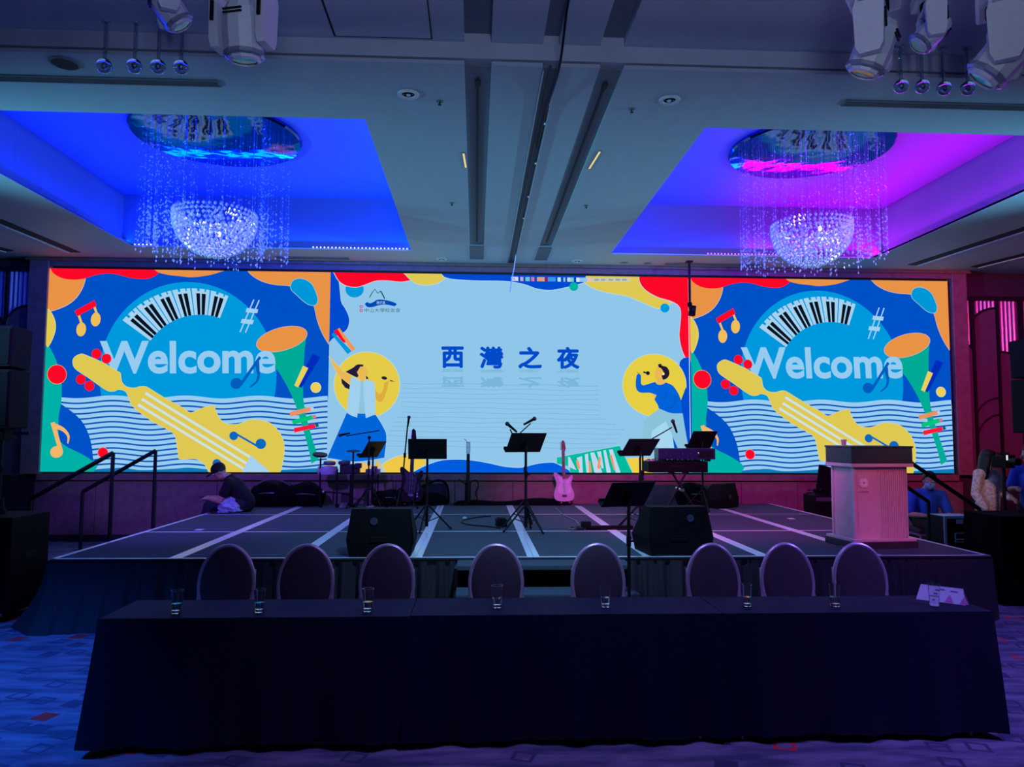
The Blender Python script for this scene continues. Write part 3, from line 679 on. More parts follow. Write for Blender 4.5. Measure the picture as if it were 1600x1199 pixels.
    a.poly([e6(290, 488), e6(314, 488), e6(326, 745), e6(272, 745)], (140, 196, 220))
    a.poly([e6(215, 455), e6(240, 446), e6(290, 480), e6(286, 620), e6(262, 777), e6(215, 760), e6(180, 738), e6(190, 620)], (160, 208, 238))
    a.poly([e6(326, 470), e6(370, 480), e6(405, 520), e6(410, 748), e6(370, 767), e6(332, 782), e6(318, 640), e6(314, 500)], (160, 208, 238))
    a.ell(e6(482, 459), 4.4, 2.6, (30, 26, 50), .2); a.poly([e6(528, 473), e6(568, 488), e6(530, 487)], (60, 50, 60))
    # foot of the picture, left
    a.poly([e4(300, 640), e4(330, 610), e4(420, 640), e4(480, 620), e4(480, 700), e4(290, 700)], (236, 190, 100)); a.poly([e4(446, 600), e4(466, 600), e4(466, 650), e4(446, 650)], SK)
    a.poly([e4(30, 600), e4(140, 590), e4(130, 700), e4(20, 700)], (226, 196, 150)); a.poly([e4(400, 660), e4(520, 650), e4(560, 700), e4(380, 700)], (176, 196, 226))
    a.poly([e4(490, 635), e4(560, 590), e4(650, 562), e4(750, 570), e4(840, 605), e4(760, 700), e4(520, 700)], (238, 200, 70), edge=HALO)
    a.poly([e4(700, 712), e4(740, 685), e4(830, 640), e4(930, 605), e4(1020, 595), e4(1150, 597), e4(1300, 620), e4(1450, 655), e5(0, 540), e5(60, 550), e5(140, 552), e5(230, 530), e5(320, 520), e5(370, 530), e5(480, 590), e5(480, 600)], (0, 92, 222), edge=HALO)
    # keyboard drawing
    a.poly([e8(75, 382), e8(1110, 190), e8(1310, 650), e8(380, 650), e8(280, 540), e8(75, 480)], (0, 186, 160), edge=HALO, ew=.6)
    K = (190, 214, 238)
    for p in (((165, 375), (195, 370), (210, 500), (180, 500)), ((262, 370), (292, 375), (395, 590), (262, 530)), ((405, 385), (490, 360), (500, 640), (440, 640)), ((535, 330), (590, 320), (602, 635), (560, 635)), ((625, 305), (690, 298), (820, 640), (690, 640)), ((735, 290), (800, 280), (842, 560), (806, 560)), ((840, 265), (880, 258), (962, 640), (890, 640)), ((930, 255), (992, 248), (1118, 640), (1040, 640))): a.poly([e8(*q) for q in p], K)
    for p in (((390, 435), (430, 430), (455, 560), (420, 575)), ((592, 440), (622, 440), (645, 630), (602, 630)), ((770, 360), (797, 380), (777, 580), (735, 550)), ((940, 340), (980, 345), (1032, 580), (1010, 590))): a.poly([e8(*q) for q in p], (242, 150, 90))
    a.poly([e8(1215, 400), e8(1400, 385), e8(1650, 400), e8(1650, 650), e8(1320, 650)], (240, 206, 72))
    # man before a yellow disc
    a.poly([e7(690, 132), e7(645, 210), e7(640, 560), e7(665, 650), e7(690, 800), e7(720, 985), e7(765, 985), e7(758, 205)], (0, 76, 206))
    a.ell((1018.8, 604.6), 48.8, 48, (230, 206, 66), edge=HALO, n=60)
    a.poly([e7(650, 540), e7(705, 400), e7(720, 700), e7(670, 660)], (0, 76, 206))
    a.poly([e7(380, 812), e7(510, 720), e7(580, 870), e7(590, 985), e7(460, 985), e7(375, 890)], (164, 214, 240))
    a.poly([e7(450, 600), e7(430, 622), e7(330, 700), e7(297, 790), e7(295, 885), e7(375, 885), e7(382, 810), e7(512, 720), e7(570, 850), e7(625, 985), e7(716, 985), e7(690, 800), e7(668, 645), e7(560, 645)], (138, 194, 220))
    a.poly([e7(572, 860), e7(622, 980), e7(586, 980)], (0, 84, 206))
    a.poly([e7(482, 230), e7(445, 212), e7(410, 290), e7(430, 330), e7(430, 360), e7(440, 384), e7(490, 388), e7(520, 362), e7(500, 320), e7(490, 280)], SK)
    a.poly([e7(450, 195), e7(475, 188), e7(490, 208), e7(530, 220), e7(553, 265), e7(545, 305), e7(520, 330), e7(492, 338), e7(480, 300), e7(508, 285), e7(480, 235), e7(455, 222)], (32, 24, 52))
    a.ell(e7(498, 283), 1.6, 2, (244, 236, 210), n=12)
    a.poly([e7(265, 278), e7(290, 293), e7(290, 370), e7(310, 390), e7(420, 357), e7(440, 380), e7(480, 383), e7(520, 362), e7(590, 400), e7(650, 510), e7(667, 648), e7(560, 645), e7(450, 602), e7(440, 570), e7(410, 520), e7(430, 480), e7(370, 458), e7(280, 455), e7(242, 410), e7(247, 310)], (0, 98, 216))
    a.stroke([(p.x, p.y) for p in smooth_open([(*e7(515, 430), 0), (*e7(522, 480), 0), (*e7(500, 515), 0), (*e7(460, 500), 0)])], .7, (0, 70, 170)); a.stroke([(p.x, p.y) for p in smooth_open([(*e7(600, 470), 0), (*e7(600, 540), 0), (*e7(560, 600), 0), (*e7(510, 590), 0)])], .7, (0, 70, 170))
    a.poly([e7(380, 470), e7(425, 475), e7(410, 512)], SK); a.poly([e7(247, 262), e7(292, 282), e7(262, 280)], (190, 150, 60)); a.stroke([e7(312, 265), e7(345, 276)], 2.4, (32, 24, 52)); a.ell(e7(354, 276), 3, 3, (32, 24, 52), n=14)
    a.stroke([(1074.2, 440), (1073.2, 590), (1072.6, 700)], 1.0, (226, 232, 245))
    return a
gL = led_screen('left LED screen showing Welcome over a violin, beside the handrails', SX[0], SX[1])
wel = welcome(); pL = wel.build('picture', gL, (0, -.002, 0))
gM = led_screen('wide middle LED screen with pale blue title picture', SX[1], SX[2]); middle().build('picture', gM, (0, -.002, 0))
gR = led_screen('right LED screen showing Welcome, behind the lectern', SX[2], SX[3])
pR = pL.copy(); COL.objects.link(pR); pR.parent = gR; pR.scale = ((SX[3]-SX[2])/(SX[1]-SX[0]), 1, 1)

# ------------------------------------------------------------------ arched decorative wall panels at both sides
ROD = mat('pale_glass_rod', (200, 196, 205), .25, .1, var=.05)
BAR = mat('dark_bronze_bar', (34, 28, 32), .45, .4)
def wall_panel(label, bars, boards, arcs, rods, ztop, zbot):
    YP = YW-.03
    x0 = min(bars+[q for bd in boards for q in bd[:2]]); x1 = max(bars+[q for bd in boards for q in bd[:2]])
    g = thing('arched_wall_panel', label, 'wall panel', ((x0+x1)/2, YP, zbot)); ox = (x0+x1)/2
    MB().box((0, .01, (ztop-zbot)/2), (x1-x0, .02, ztop-zbot)).build('backing', mat('panel_backing', (120, 96, 108), .6), g)
    MB().box((0, -.05, ztop-zbot+.03), (x1-x0, .12, .07)).build('top_bar', BAR, g)
    for x in bars: MB().box((x-ox, -.07, (ztop-zbot)/2), (.04, .06, ztop-zbot)).build('upright_bar', BAR, g)
    for (a, b_, za, zb, conv) in boards:                       # quarter-arch topped boards
        pts = [(a-ox, 0), (b_-ox, 0)]
        for k in range(9):
            t = k/8*PI/2
            if zb >= za: pts.append((a-ox+(b_-a)*math.cos(t), 0)) if False else None
        prof = []
        for k in range(11):
            s = k/10
            if zb >= za: z = za+(zb-za)*math.sqrt(max(0, 1-(1-s)**2))
            else: z = zb+(za-zb)*math.sqrt(max(0, 1-s**2))
            prof.append((a-ox+(b_-a)*s, z-zbot))
        MB().prism([(a-ox, 0)]+prof+[(b_-ox, 0)], .03, Matrix.Translation((0, -.06, 0))).build('arched_board', PANELW, g)
        MB().tube([(x, -.07, z) for x, z in prof], .018, 6).build('arch_strip', BAR, g)
    for pts in arcs: MB().tube([(p[0]-ox, -.075, p[1]-zbot) for p in pts], .014, 6).build('arch_strip', BAR, g)
    t = MB()
    for (a, b_, zl) in rods:
        n = int((b_-a)/.072)
        for k in range(n): t.cyl((a-ox+.04+k*.072, -.03, zl-zbot), (a-ox+.04+k*.072, -.03, ztop-zbot-.01), .027, n=8)
    stuff(t.build('glass_rods', ROD, g, smooth=True))
def X12(px, py=600): return at(px, py, 12.38).x
def Z12(py, px=1545): return at(px, py, 12.38).z
qa = lambda x0, z0, x1, z1: [(x0+(x1-x0)*(1-math.cos(t)), z0+(z1-z0)*math.sin(t)) for t in [PI/2*k/8 for k in range(9)]]
r0, r1, r2, r3, r4 = 8.50, 8.60, 9.04, 9.47, 10.4
wall_panel('arched panel with lit glass rods at the right, behind the standing woman', [r1, r2, r3, r4], [(r0, r1, Z12(540), Z12(552), 1), (r1, r2, Z12(508), Z12(482), 1), (r2, r3, Z12(550), Z12(566), 1), (r3, r4, Z12(560), Z12(520), 1)],
           [qa(r1+.02, Z12(655), r2, Z12(622)), qa(r1+.02, Z12(690), r2, Z12(648))], [(r0, r1, Z12(550)), (r1, r2, Z12(510)), (r2, r3, Z12(566)), (r3, r4, Z12(560))], Z12(470), 1.05)
l0, l1, l2 = -9.4, -7.66, -7.30
wall_panel('arched panel with blue lit glass rods at the far left', [l1, -8.4], [(l1, l2, Z12(512, 20), Z12(478, 50), 1), (-8.4, l1, Z12(480, 0), Z12(512, 0), 1)], [qa(l1+.02, Z12(660, 20), l2, Z12(636, 40))], [(l1, l2, Z12(512, 20)), (-8.4, l1, Z12(512, 0))], Z12(424, 20), 1.05)

# ------------------------------------------------------------------ stage
ZS = .60; SX0, SX1, SY0, SY1 = -3.85, 4.96, 6.99, 12.34
st = thing('stage', 'low carpeted stage in white-taped panels across the room before the screens', 'stage', (0, 0, 0))
xs_ = [SX0, -2.75, -1.65, -.55, .55, 1.65, 2.75, 3.86, SX1]; ys_ = [SY0, 8.85, 10.70, SY1]
for a, b_ in zip(xs_, xs_[1:]):
    for c, d in zip(ys_, ys_[1:]):
        MB().box((0, 0, 0), (b_-a-.008, d-c-.008, .12), bev=.004).build('stage_panel', CARPETB, st, loc=((a+b_)/2, (c+d)/2, ZS-.06))
def tape(x0, y0, x1, y1, wd, name='tape_strip', z=ZS+.0015, par=None):
    d = Vector((x1-x0, y1-y0, 0)); L = d.length; 
    return MB().box((0, 0, 0), (L, wd, .002)).build(name, TAPE, par or st, loc=((x0+x1)/2, (y0+y1)/2, z), rot=(0, 0, math.atan2(d.y, d.x)))
for x in xs_[1:-1]:
    for dx in (-.03, .03): tape(x+dx, SY0+.01, x+dx*.8, 12.0+rnd.uniform(-.1, .15), .056)
for y in (8.85, 10.70): tape(SX0+.02, y, SX1-.02, y, .042, z=ZS+.0035)
tape(SX0, SY0+.02, SX1, SY0+.02, .035, z=ZS+.004); tape(SX0+.03, SY0, SX0+.03, SY1, .05, z=ZS+.004); tape(SX1-.03, SY0, SX1-.03, SY1, .05, z=ZS+.004)
for (x0, y0, x1, y1) in ((SX0, SY0, SX1, SY0), (SX0, SY1, SX0, SY0), (SX1, SY0, SX1, SY1)):
    d = Vector((x1-x0, y1-y0)); L = d.length; MB().box((0, 0, 0), (L, .03, .05)).build('edge_rail', BLACK, st, loc=((x0+x1)/2, (y0+y1)/2, ZS-.035), rot=(0, 0, math.atan2(d.y, d.x)))
def skirt(pts, flare):
    segs = [(Vector(a), Vector(b_)) for a, b_ in zip(pts, pts[1:])]; L = [(b_-a).length for a, b_ in segs]; tot = sum(L)
    def fn(u, v):
        s = u*tot; k = 0
        while k < len(L)-1 and s > L[k]: s -= L[k]; k += 1
        a, b_ = segs[k]; t = (b_-a).normalized(); nrm = Vector((t.y, -t.x))
        p = a+t*s; uu = u*tot
        amp = (.016+.045*v)*(.55+.45*math.sin(uu*.9+1)); off = amp*(math.sin(uu*38+2.2*math.sin(uu*3.1))+.6*math.sin(uu*71+2+math.sin(uu*5)))*(.45+.55*abs(math.sin(uu*1.7)))+.02+flare(u*tot, v)
        return Vector((p.x+nrm.x*off, p.y+nrm.y*off, (ZS-.03)*(1-v)+.004))
    return MB().grid(fn, int(tot*70), 7)
sk = skirt([(SX0, SY1-.3), (SX0, SY0), (-.18, SY0)], lambda s, v: .0+.26*v*v*max(0, 1-abs(s-5.05)/1.3)+(.03*v))
sk.build('skirt', SKIRT, st, smooth=True, normals=False)
sk = skirt([(1.42, SY0), (SX1, SY0), (SX1, SY1-.3)], lambda s, v: .04*v)
sk.build('skirt', SKIRT, st, smooth=True, normals=False)
MB().box((.62, SY0+.12, .28), (1.62, .02, .54)).build('back_panel', BLACKF, st)
# steps in front of the stage
g = thing('stage_steps', 'dark carpeted steps in the gap of the stage skirt, front middle', 'steps', (.62, 6.66, 0))
for k, (y, z) in enumerate(((.16, .585), (-.17, .40), (-.50, .21))):
    MB().box((0, y, z-.02), (1.56, .33, .04), bev=.006).build('tread', CARPETB, g); MB().box((0, y+.15, (z-.04)/2), (1.5, .02, z-.04)).build('riser', BLACKF, g)
for sx in (-.77, .77): MB().prism([(-.66, 0), (.32, 0), (.32, .56), (0, .56), (0, .37), (-.33, .37), (-.33, .18), (-.66, .18)], .03, Matrix.Translation((sx-.015*1, 0, 0)) @ Matrix.Rotation(PI/2, 4, 'Z') @ Matrix.Translation((0, -.015, 0))).build('stringer', BLACK, g)
# side stairs with handrails
def side_stairs(x, y0, y1, sgn, label, low):
    g = thing('side_stairs', label, 'stairs', (x, (y0+y1)/2, 0)); wy = y1-y0
    for k, z in enumerate((.42, .22)):
        xx = sgn*(.20+.36*k)
        MB().box((xx, 0, z-.02), (.36, wy-.06, .04), bev=.004).build('tread', CARPETB, g)
        MB().box((xx+sgn*.165, 0, z+.0012), (.03, wy-.08, .002)).build('nosing_tape', TAPE, g)
        for sy in (-1, 1): MB().box((xx+sgn*.15, sy*(wy/2-.06), (z-.04)/2), (.04, .04, z-.04)).build('stair_leg', BLACK, g)
    for sy in (-1, 1):
        yy = sy*wy/2; r = .022
        top = (sgn*.03, yy, ZS+.93); bot = (sgn*low[0], yy, low[1])
        MB().tube([top, bot], .024, 8).build('handrail', BLACK, g)
        MB().cyl((sgn*.03, yy, 0), top, r, n=8).build('rail_post', BLACK, g); MB().cyl((sgn*low[0], yy, 0), bot, r, n=8).build('rail_post', BLACK, g)
        MB().cyl((sgn*.03, yy, .32), (sgn*low[0], yy, .32), .014, n=6).build('cross_bar', BLACK, g)
        MB().cyl((sgn*.03, yy, .50), (sgn*low[0], yy, .30), .014, n=6).build('cross_bar', BLACK, g)
side_stairs(-3.89, 8.25, 9.32, -1, 'black stairs with two handrails at the left stage edge', (.88, 1.03))
side_stairs(5.0, 8.62, 9.62, 1, 'black stairs with sloping handrail behind the lectern at the right stage edge', (1.0, .88))

# ------------------------------------------------------------------ long table under navy cloths
def table(k, x0, x1, yf, yb, label, lflare, rflare):
    g = thing('covered_table', label, 'table', ((x0+x1)/2, (yf+yb)/2, 0), 0, None); W = x1-x0; Dp = yb-yf; H = .725
    R = .012
    per = [(-W/2, Dp/2), (-W/2, -Dp/2), (W/2, -Dp/2), (W/2, Dp/2)]
    b = MB(); b.grid(lambda u, v: Vector((-W/2+W*u, -Dp/2+Dp*v, H+.0015*math.sin(u*19+k)*math.sin(v*7))), 24, 6); b.build('cloth_top', NAVY, g, smooth=True, normals=False)
    L = [W, Dp, W, Dp]; tot = sum(L); cr = [Vector((-W/2, -Dp/2)), Vector((W/2, -Dp/2)), Vector((W/2, Dp/2)), Vector((-W/2, Dp/2))]; nr = [Vector((0, -1)), Vector((1, 0)), Vector((0, 1)), Vector((-1, 0))]
    def fn(u, v):
        s = (u % 1)*tot; i = 0
        while i < 3 and s > L[i]: s -= L[i]; i += 1
        a = cr[i]; t = (cr[(i+1) % 4]-a).normalized(); p = a+t*s
        d0 = s; d1 = L[i]-s
        n = nr[i].copy()
        e = min(d0, d1)
        if e < .08: n = (n+(nr[i-1] if d0 < d1 else nr[(i+1) % 4])*(1-e/.08)*.9).normalized()
        side = (lflare if p.x < 0 else rflare)
        off = .006+v*(.012+.012*math.sin(p.x*4.2+k*2+p.y*9))+v*v*(.018*math.sin(p.x*13+k)+.012*math.sin(p.x*31))
        if e < .12: off += v*(1-e/.12)*side
        return Vector((p.x+n.x*off, p.y+n.y*off, H-.004*(v > 0)-v*(H-.048-.010*math.sin(p.x*5+k*1.3))))
    b = MB(); b.grid(fn, 130, 8); b.build('cloth_drop', NAVY, g, smooth=True, normals=False)
    for sx in (-1, 1):
        for sy in (-1, 1): MB().cyl((sx*(W/2-.12), sy*(Dp/2-.06), 0), (sx*(W/2-.12), sy*(Dp/2-.06), H-.03), .016, n=8).build('leg', STEEL, g)
    MB().box((0, 0, H-.018), (W-.01, Dp-.01, .028)).build('table_board', WOOD, g)
TF, TBk = 4.275, 4.72
table(0, -2.065, -.362, TF-.01, TBk, 'navy cloth-covered table at the left end of the row, three glasses on it', .07, .0)
table(1, -.358, 1.428, TF+.005, TBk, 'navy cloth-covered table in the middle of the row, two glasses on it', .03, .03)
table(2, 1.432, 3.03, TF+.0, TBk-.01, 'navy cloth-covered table at the right end of the row, folded white card on it', .0, .07)

# chairs
def chair():
    g = thing('banquet_chair', 'x', 'chair', (0, 0, 0), 0, None)
    a, b_, zc = .182, .262, .705; tilt = .14
    def E(t, ra, rb, y=0): return Vector((ra*math.cos(t), y+(rb*math.sin(t))*math.sin(tilt), zc+rb*math.sin(t)*math.cos(tilt)))
    MB().tube([E(2*PI*k/40, a, b_) for k in range(40)], .015, 8, True).build('back_frame', RIM, g, smooth=True)
    t = MB(); 
    for y, s in ((-.018, 1),):
        rings = [[t.bm.verts.new(E(2*PI*k/40, (a-.006)*f, (b_-.006)*f, yy)) for k in range(40)] for f, yy in ((.05, -.034), (.6, -.031), (.9, -.022), (1, -.008), (1, .01), (.9, .022), (.05, .026))]
    for A_, B_ in zip(rings, rings[1:]):
        for k in range(40): t.bm.faces.new((A_[k], A_[(k+1) % 40], B_[(k+1) % 40], B_[k]))
    t.bm.faces.new(rings[0]); t.bm.faces.new(rings[-1][::-1]); t.build('backrest', UPHOL, g, smooth=True)
    t = MB(); t.box((0, -.26, .44), (.43, .43, .075), bev=.03); t.build('seat', UPHOL, g, smooth=True)
    MB().box((0, -.26, .39), (.40, .40, .03), bev=.005).build('seat_frame', RIM, g)
    for sx in (-1, 1):
        MB().tube([(sx*.185, -.44, .39), (sx*.195, -.46, .0)], .013, 8).build('leg', RIM, g)
        MB().tube([(sx*.175, .035, .80), (sx*.18, -.02, .58), (sx*.185, -.06, .40), (sx*.195, .02, .0)], .014, 8).build('leg', RIM, g)
    MB().cyl((-.18, -.06, .36), (.18, -.06, .36), .01, n=6).build('stretcher', RIM, g)
    return g
cl = ['oval-backed banquet chair at the left end of the row, behind the two leftmost glasses', 'second oval-backed banquet chair from the left end, nearest the white taped seam',
      'oval-backed banquet chair in front of the left wedge monitor', 'oval-backed banquet chair in front of the middle music stand', 'oval-backed banquet chair left of the low front music stand pole',
      'oval-backed banquet chair below the right wedge monitor', 'oval-backed banquet chair just left of the lectern base', 'oval-backed banquet chair directly in front of the lectern, right end of the row']
cx = [(-1.71, .06), (-1.17, .05), (-.61, .02), (.15, -.01), (.87, .0), (1.69, -.02), (2.23, -.05), (2.76, -.09)]
ch0 = chair()
for k, (x, rz) in enumerate(cx):
    yy = 5.27+rnd.uniform(-.015, .015)
    if k == 0: ch0.location = (x, yy, 0); ch0.rotation_euler.z = rz; ch0['label'] = cl[0]; ch0['group'] = 'oval-backed chairs behind the long table'
    else: dup(ch0, (x, yy, 0), rz, cl[k])

# glasses
def tumbler():
    g = thing('water_glass', 'x', 'glass', (0, 0, 0), 0, 'water glasses on the long table')
    MB().lathe([(0, .0), (.026, .0), (.027, .003), (.0335, .128), (.0315, .128), (.0255, .017), (0, .015)], 24).build('tumbler', GLASS, g, smooth=True)
    MB().lathe([(0, .0165), (.0254, .018), (.0275, .055), (0, .055)], 24).build('water', WATER, g, smooth=True); return g
gx = [(-1.65, 4.27), (-1.20, 4.28), (-.60, 4.28), (.13, 4.35), (.76, 4.35), (1.59, 4.34), (2.11, 4.32), (2.71, 4.32)]
gl = ['water glass nearest the left end of the long table', 'water glass second from the left end of the long table', 'water glass before the left wedge monitor and its chair', 'water glass before the chair at the middle music stand',
      'water glass before the chair beside the low front music stand pole', 'water glass between the chair below the right wedge monitor and its neighbour', 'water glass in front of the lectern', 'water glass in front of the folded white card']
g0 = tumbler()
for k, (x, y) in enumerate(gx):
    if k == 0: g0.location = (x*1.025, y*1.025, .7275); g0['label'] = gl[0]
    else: dup(g0, (x*1.025, y*1.025, .7275), 0, gl[k])
# folded card
PAPER = mat('white_card', (225, 225, 232), .6, var=.03); PINKP = mat('pink_print', (205, 120, 175), .6); INK = mat('grey_ink', (90, 95, 120), .7)
g = thing('tent_card', 'folded white name card with pink triangles, right end of the table', 'card', (2.90, 4.545, .7275), math.radians(-42))
W_, Hc, dp = .27, .088, .05
for sy in (-1, 1):
    t = MB(); v = [(-W_/2, sy*dp, 0), (W_/2, sy*dp, 0), (W_/2-.02, 0, Hc), (-W_/2+.02, 0, Hc)]
    vs = [t.bm.verts.new(p) for p in v]+[t.bm.verts.new((p[0], p[1]-sy*.002, p[2]-.001)) for p in v]
    t.bm.faces.new(vs[:4]); t.bm.faces.new(vs[4:][::-1])
    for k in range(4): t.bm.faces.new((vs[k], vs[4+k], vs[4+(k+1) % 4], vs[(k+1) % 4]))
    t.build('card_panel', PAPER, g)
def on_card(u, h): return (u, -dp*(1-h/Hc)-.0012, h)
for x in (.02, .10):
    t = MB(); t.bm.faces.new([t.bm.verts.new(on_card(*p)) for p in ((x, .004), (x+.05, .004), (x+.027, .048))]); t.build('pink_triangle', PINKP, g)
for k, (x, h, l) in enumerate(((-.03, .068, .05), (-.04, .05, .03), (.05, .064, .04), (-.04, .024, .02))):
    t = MB(); t.bm.faces.new([t.bm.verts.new(on_card(*p)) for p in ((x, h), (x+l, h), (x+l, h+.006), (x, h+.006))]); t.build('text_line', INK, g)

# ------------------------------------------------------------------ stage equipment
def tripod(g, hub, r, foot=.0, n=3, a0=.5, rad=.011):
    for k in range(n):
        a = a0+2*PI*k/n; e = (r*math.cos(a), r*math.sin(a), foot+.012)
        l = MB().tube([(0.02*math.cos(a), .02*math.sin(a), hub), e], rad, 6).build('leg', BLACK, g)
        MB().sph((e[0], e[1], foot+.014), .014, n=8).build('rubber_foot', PLAST, l)
        MB().tube([(0, 0, hub*.35), (r*.5*math.cos(a), r*.5*math.sin(a), hub*.5+.006)], rad*.6, 5).build('brace', BLACK, g)
def music_stand(loc, label, top, w_=.46, h_=.24, yaw=0, tilt=.35, roll=0, a0=.5, hub=.30, r=.30):
    g = thing('music_stand', label, 'music stand', loc, yaw, None); zc = top-h_/2*math.cos(tilt)
    MB().cyl((0, 0, .06), (0, 0, zc-.13), .014, n=8).build('pole', BLACK, g)
    MB().cyl((0, 0, zc-.42), (0, 0, zc-.34), .02, n=8).build('collar', PLAST, g)
    MB().tube([(.0, 0, zc-.38), (.055, 0, zc-.38)], .008, 6).build('knob', PLAST, g)
    mt = Matrix.Translation((0, 0, zc)) @ Matrix.Rotation(roll, 4, 'Y') @ Matrix.Rotation(tilt, 4, 'X')
    t = MB(); t.box((0, 0, 0), (w_, .008, h_), bev=.003); t.box((0, .035, -h_/2), (w_, .07, .008)); t.box((0, .068, -h_/2+.012), (w_, .006, .03)); t.bm.transform(mt); t.build('desk', BLACK, g)
    t = MB(); t.box((0, -.02, -.04), (.05, .03, .14), bev=.006); t.bm.transform(mt); t.build('desk_bracket', PLAST, g)
    MB().cyl((0, 0, zc-.14), (0, -.02, zc-.03), .013, n=8).build('neck', BLACK, g)
    MB().cyl((0, 0, .05), (0, 0, .30), .02, n=8).build('hub', PLAST, g)
    tripod(g, hub, r, a0=a0); return g
p = at(668, 700, 8.95); music_stand((p.x, 8.95, ZS), 'music stand behind the left wedge monitor, desk facing the room squarely', at(668, 686, 8.95).z-ZS, .46, .25, .02, .30, a0=.3)
p = at(822, 700, 8.8); music_stand((p.x, 8.8, ZS), 'music stand at stage middle with two microphones above it', at(823, 677, 8.8).z-ZS, .46, .29, .38, .68, a0=.9, r=.27)
p = at(1000, 700, 8.9); music_stand((p.x, 8.9, ZS), 'music stand left of the keyboard', at(998, 686, 8.9).z-ZS, .47, .28, .46, .74, a0=.2)
p = at(1097, 690, 11.3); music_stand((p.x, 11.3, ZS), 'smaller-looking music stand rising behind the keyboard', at(1097, 674, 11.3).z-ZS, .44, .32, .32, .62, a0=.2)
p = at(982, 780, 6.05); music_stand((p.x, 6.05, 0), 'low music stand on the floor in front of the stage steps', at(980, 753, 6.05).z, .41, .27, .36, .70, a0=.4, r=.22)
p = at(583, 700, 11.85); music_stand((p.x, 11.85, ZS), 'music stand turned sideways beside the drum pads', at(590, 690, 11.85).z-ZS, .44, .31, 1.02, .62, a0=.1)
def microphone(p, d, label):
    p = Vector(p); d = Vector(d).normalized(); g = thing('microphone', label, 'microphone', p)
    MB().cyl(-d*.09, d*.045, .012, .018, 10).build('handle', PLAST, g, smooth=True); MB().sph(d*.065, .027, n=12).build('mesh_head', mat('mic_mesh', (60, 62, 68), .4, .6, bump=.6, scale=300), g, smooth=True); return g
def mic_stand(loc, label, pole, boom=None, a0=.4, r=.28):
    g = thing('microphone_stand', label, 'microphone stand', loc); base = Vector(loc)
    top = Vector(pole)-base
    MB().tube([(0, 0, .05), top], .011, 8).build('pole', BLACK, g); m_ = top*.62+Vector((0, 0, .02))
    MB().cyl(m_-Vector((0, 0, .03)), m_+Vector((0, 0, .04)), .02, n=8).build('clutch', PLAST, g)
    if boom:
        b0, b1 = Vector(boom[0])-base, Vector(boom[1])-base
        MB().tube([b0, b1], .008, 6).build('boom', BLACK, g); MB().sph(top, .026, n=8).build('boom_clamp', PLAST, g)
    tripod(g, .32, r, a0=a0); return g
# boom stand by the drum pads
Y_ = 11.4; p = at(577, 684, Y_)
mic_stand((p.x, Y_, ZS), 'boom microphone stand at the drum pads, level arm', p, (at(541, 681.5, Y_), at(593, 673, Y_)))
microphone(at(538, 679, Y_), (-1, 0, -.22), 'microphone level on the boom arm above the drum pads')
Y_ = 11.4; p = at(637, 664, Y_); q = at(625, 795, Y_)
mic_stand((q.x, Y_, ZS), 'straight microphone stand leaning beside the dark electric guitar', p); microphone(p+Vector((.01, 0, .05)), (.12, 0, 1), 'microphone upright on the leaning straight stand')
Y_ = 9.25; p = at(821, 690, Y_)
mic_stand((p.x, Y_, ZS), 'microphone stand hidden behind the middle music stand', at(821, 684, Y_), (at(806, 683, Y_), at(829, 662, Y_)), a0=1.2)
microphone(at(828, 658.5, Y_), (1, 0, .55), 'microphone above the right half of the middle music stand'); 
gm = microphone(at(799, 668, 9.0), (-1, 0, .85), 'microphone pointing up left over the middle music stand')
tag(MB().tube(smooth_open([at(797, 671, 9.0), at(800, 677, 9.0), at(806, 686, 9.05), at(818, 696, 9.1)]), .008, 6).build('microphone_gooseneck', BLACK), 'short black gooseneck under the left microphone of the middle stand', 'gooseneck')
Y_ = 9.3; p = at(1004, 700, Y_)
mic_stand((p.x, Y_, ZS), 'boom microphone stand behind the music stand left of the keyboard', at(1004, 694, Y_), (at(1000, 697, Y_), at(1050, 668, Y_)), a0=.8)
microphone(at(1054, 666, Y_), (-.35, 0, 1), 'microphone on the long boom above the keyboard')

# wedge monitors
def wedge(loc, label, yaw, s=1.0, badge=(0, .33)):
    g = thing('wedge_monitor', label, 'loudspeaker', loc, yaw)
    pts = [(-.285, 0), (.285, 0), (.315, .16), (.275, .44), (-.275, .44), (-.315, .16)]
    t = MB(); t.prism([(x*s, z*s) for x, z in pts], .46*s, Matrix.Translation((0, -.21*s, 0)))
    for v in t.bm.verts:
        if v.co.y > .2*s and v.co.z > .3*s: v.co.y -= .24*s
        if v.co.y < -.15*s and v.co.z > .3*s: v.co.y += .05*s
    t.build('cabinet', PLAST, g)
    t = MB(); t.box((0, .13*s, .235*s), (.50*s, .012, .36*s), rot=(.70, 0, 0)); t.build('grille', GRILLE, g)
    MB().cyl((badge[0], -.19*s, badge[1]*s), (badge[0], -.182*s-.02, badge[1]*s), .035, n=18).build('badge', mat('blue_grey_badge', (62, 66, 84), .5), g)
    MB().box((-.02, -.215*s, .16*s), (.16*s, .012, .05*s), bev=.005).build('handle_recess', BLACK, g)
    for sx in (-.2, .2): MB().box((sx*s, 0, .004), (.05, .3*s, .008)).build('rubber_strip', BLACKF, g)
    return g
p = onz(594, 870, ZS); wedge((p.x, 7.26, ZS), 'black wedge monitor on the left front of the stage', 0, 1.0, (-.06, .33))
p = onz(1060, 869, ZS); wedge((p.x, 7.26, ZS), 'black wedge monitor on the right front of the stage', .12, 1.04, (.10, .34))
p = at(1122, 790, 11.8); wedge((p.x+.02, 11.75, ZS), 'black wedge monitor turned sideways against the wall, right of the keyboard', .75, .86, (0, .2))

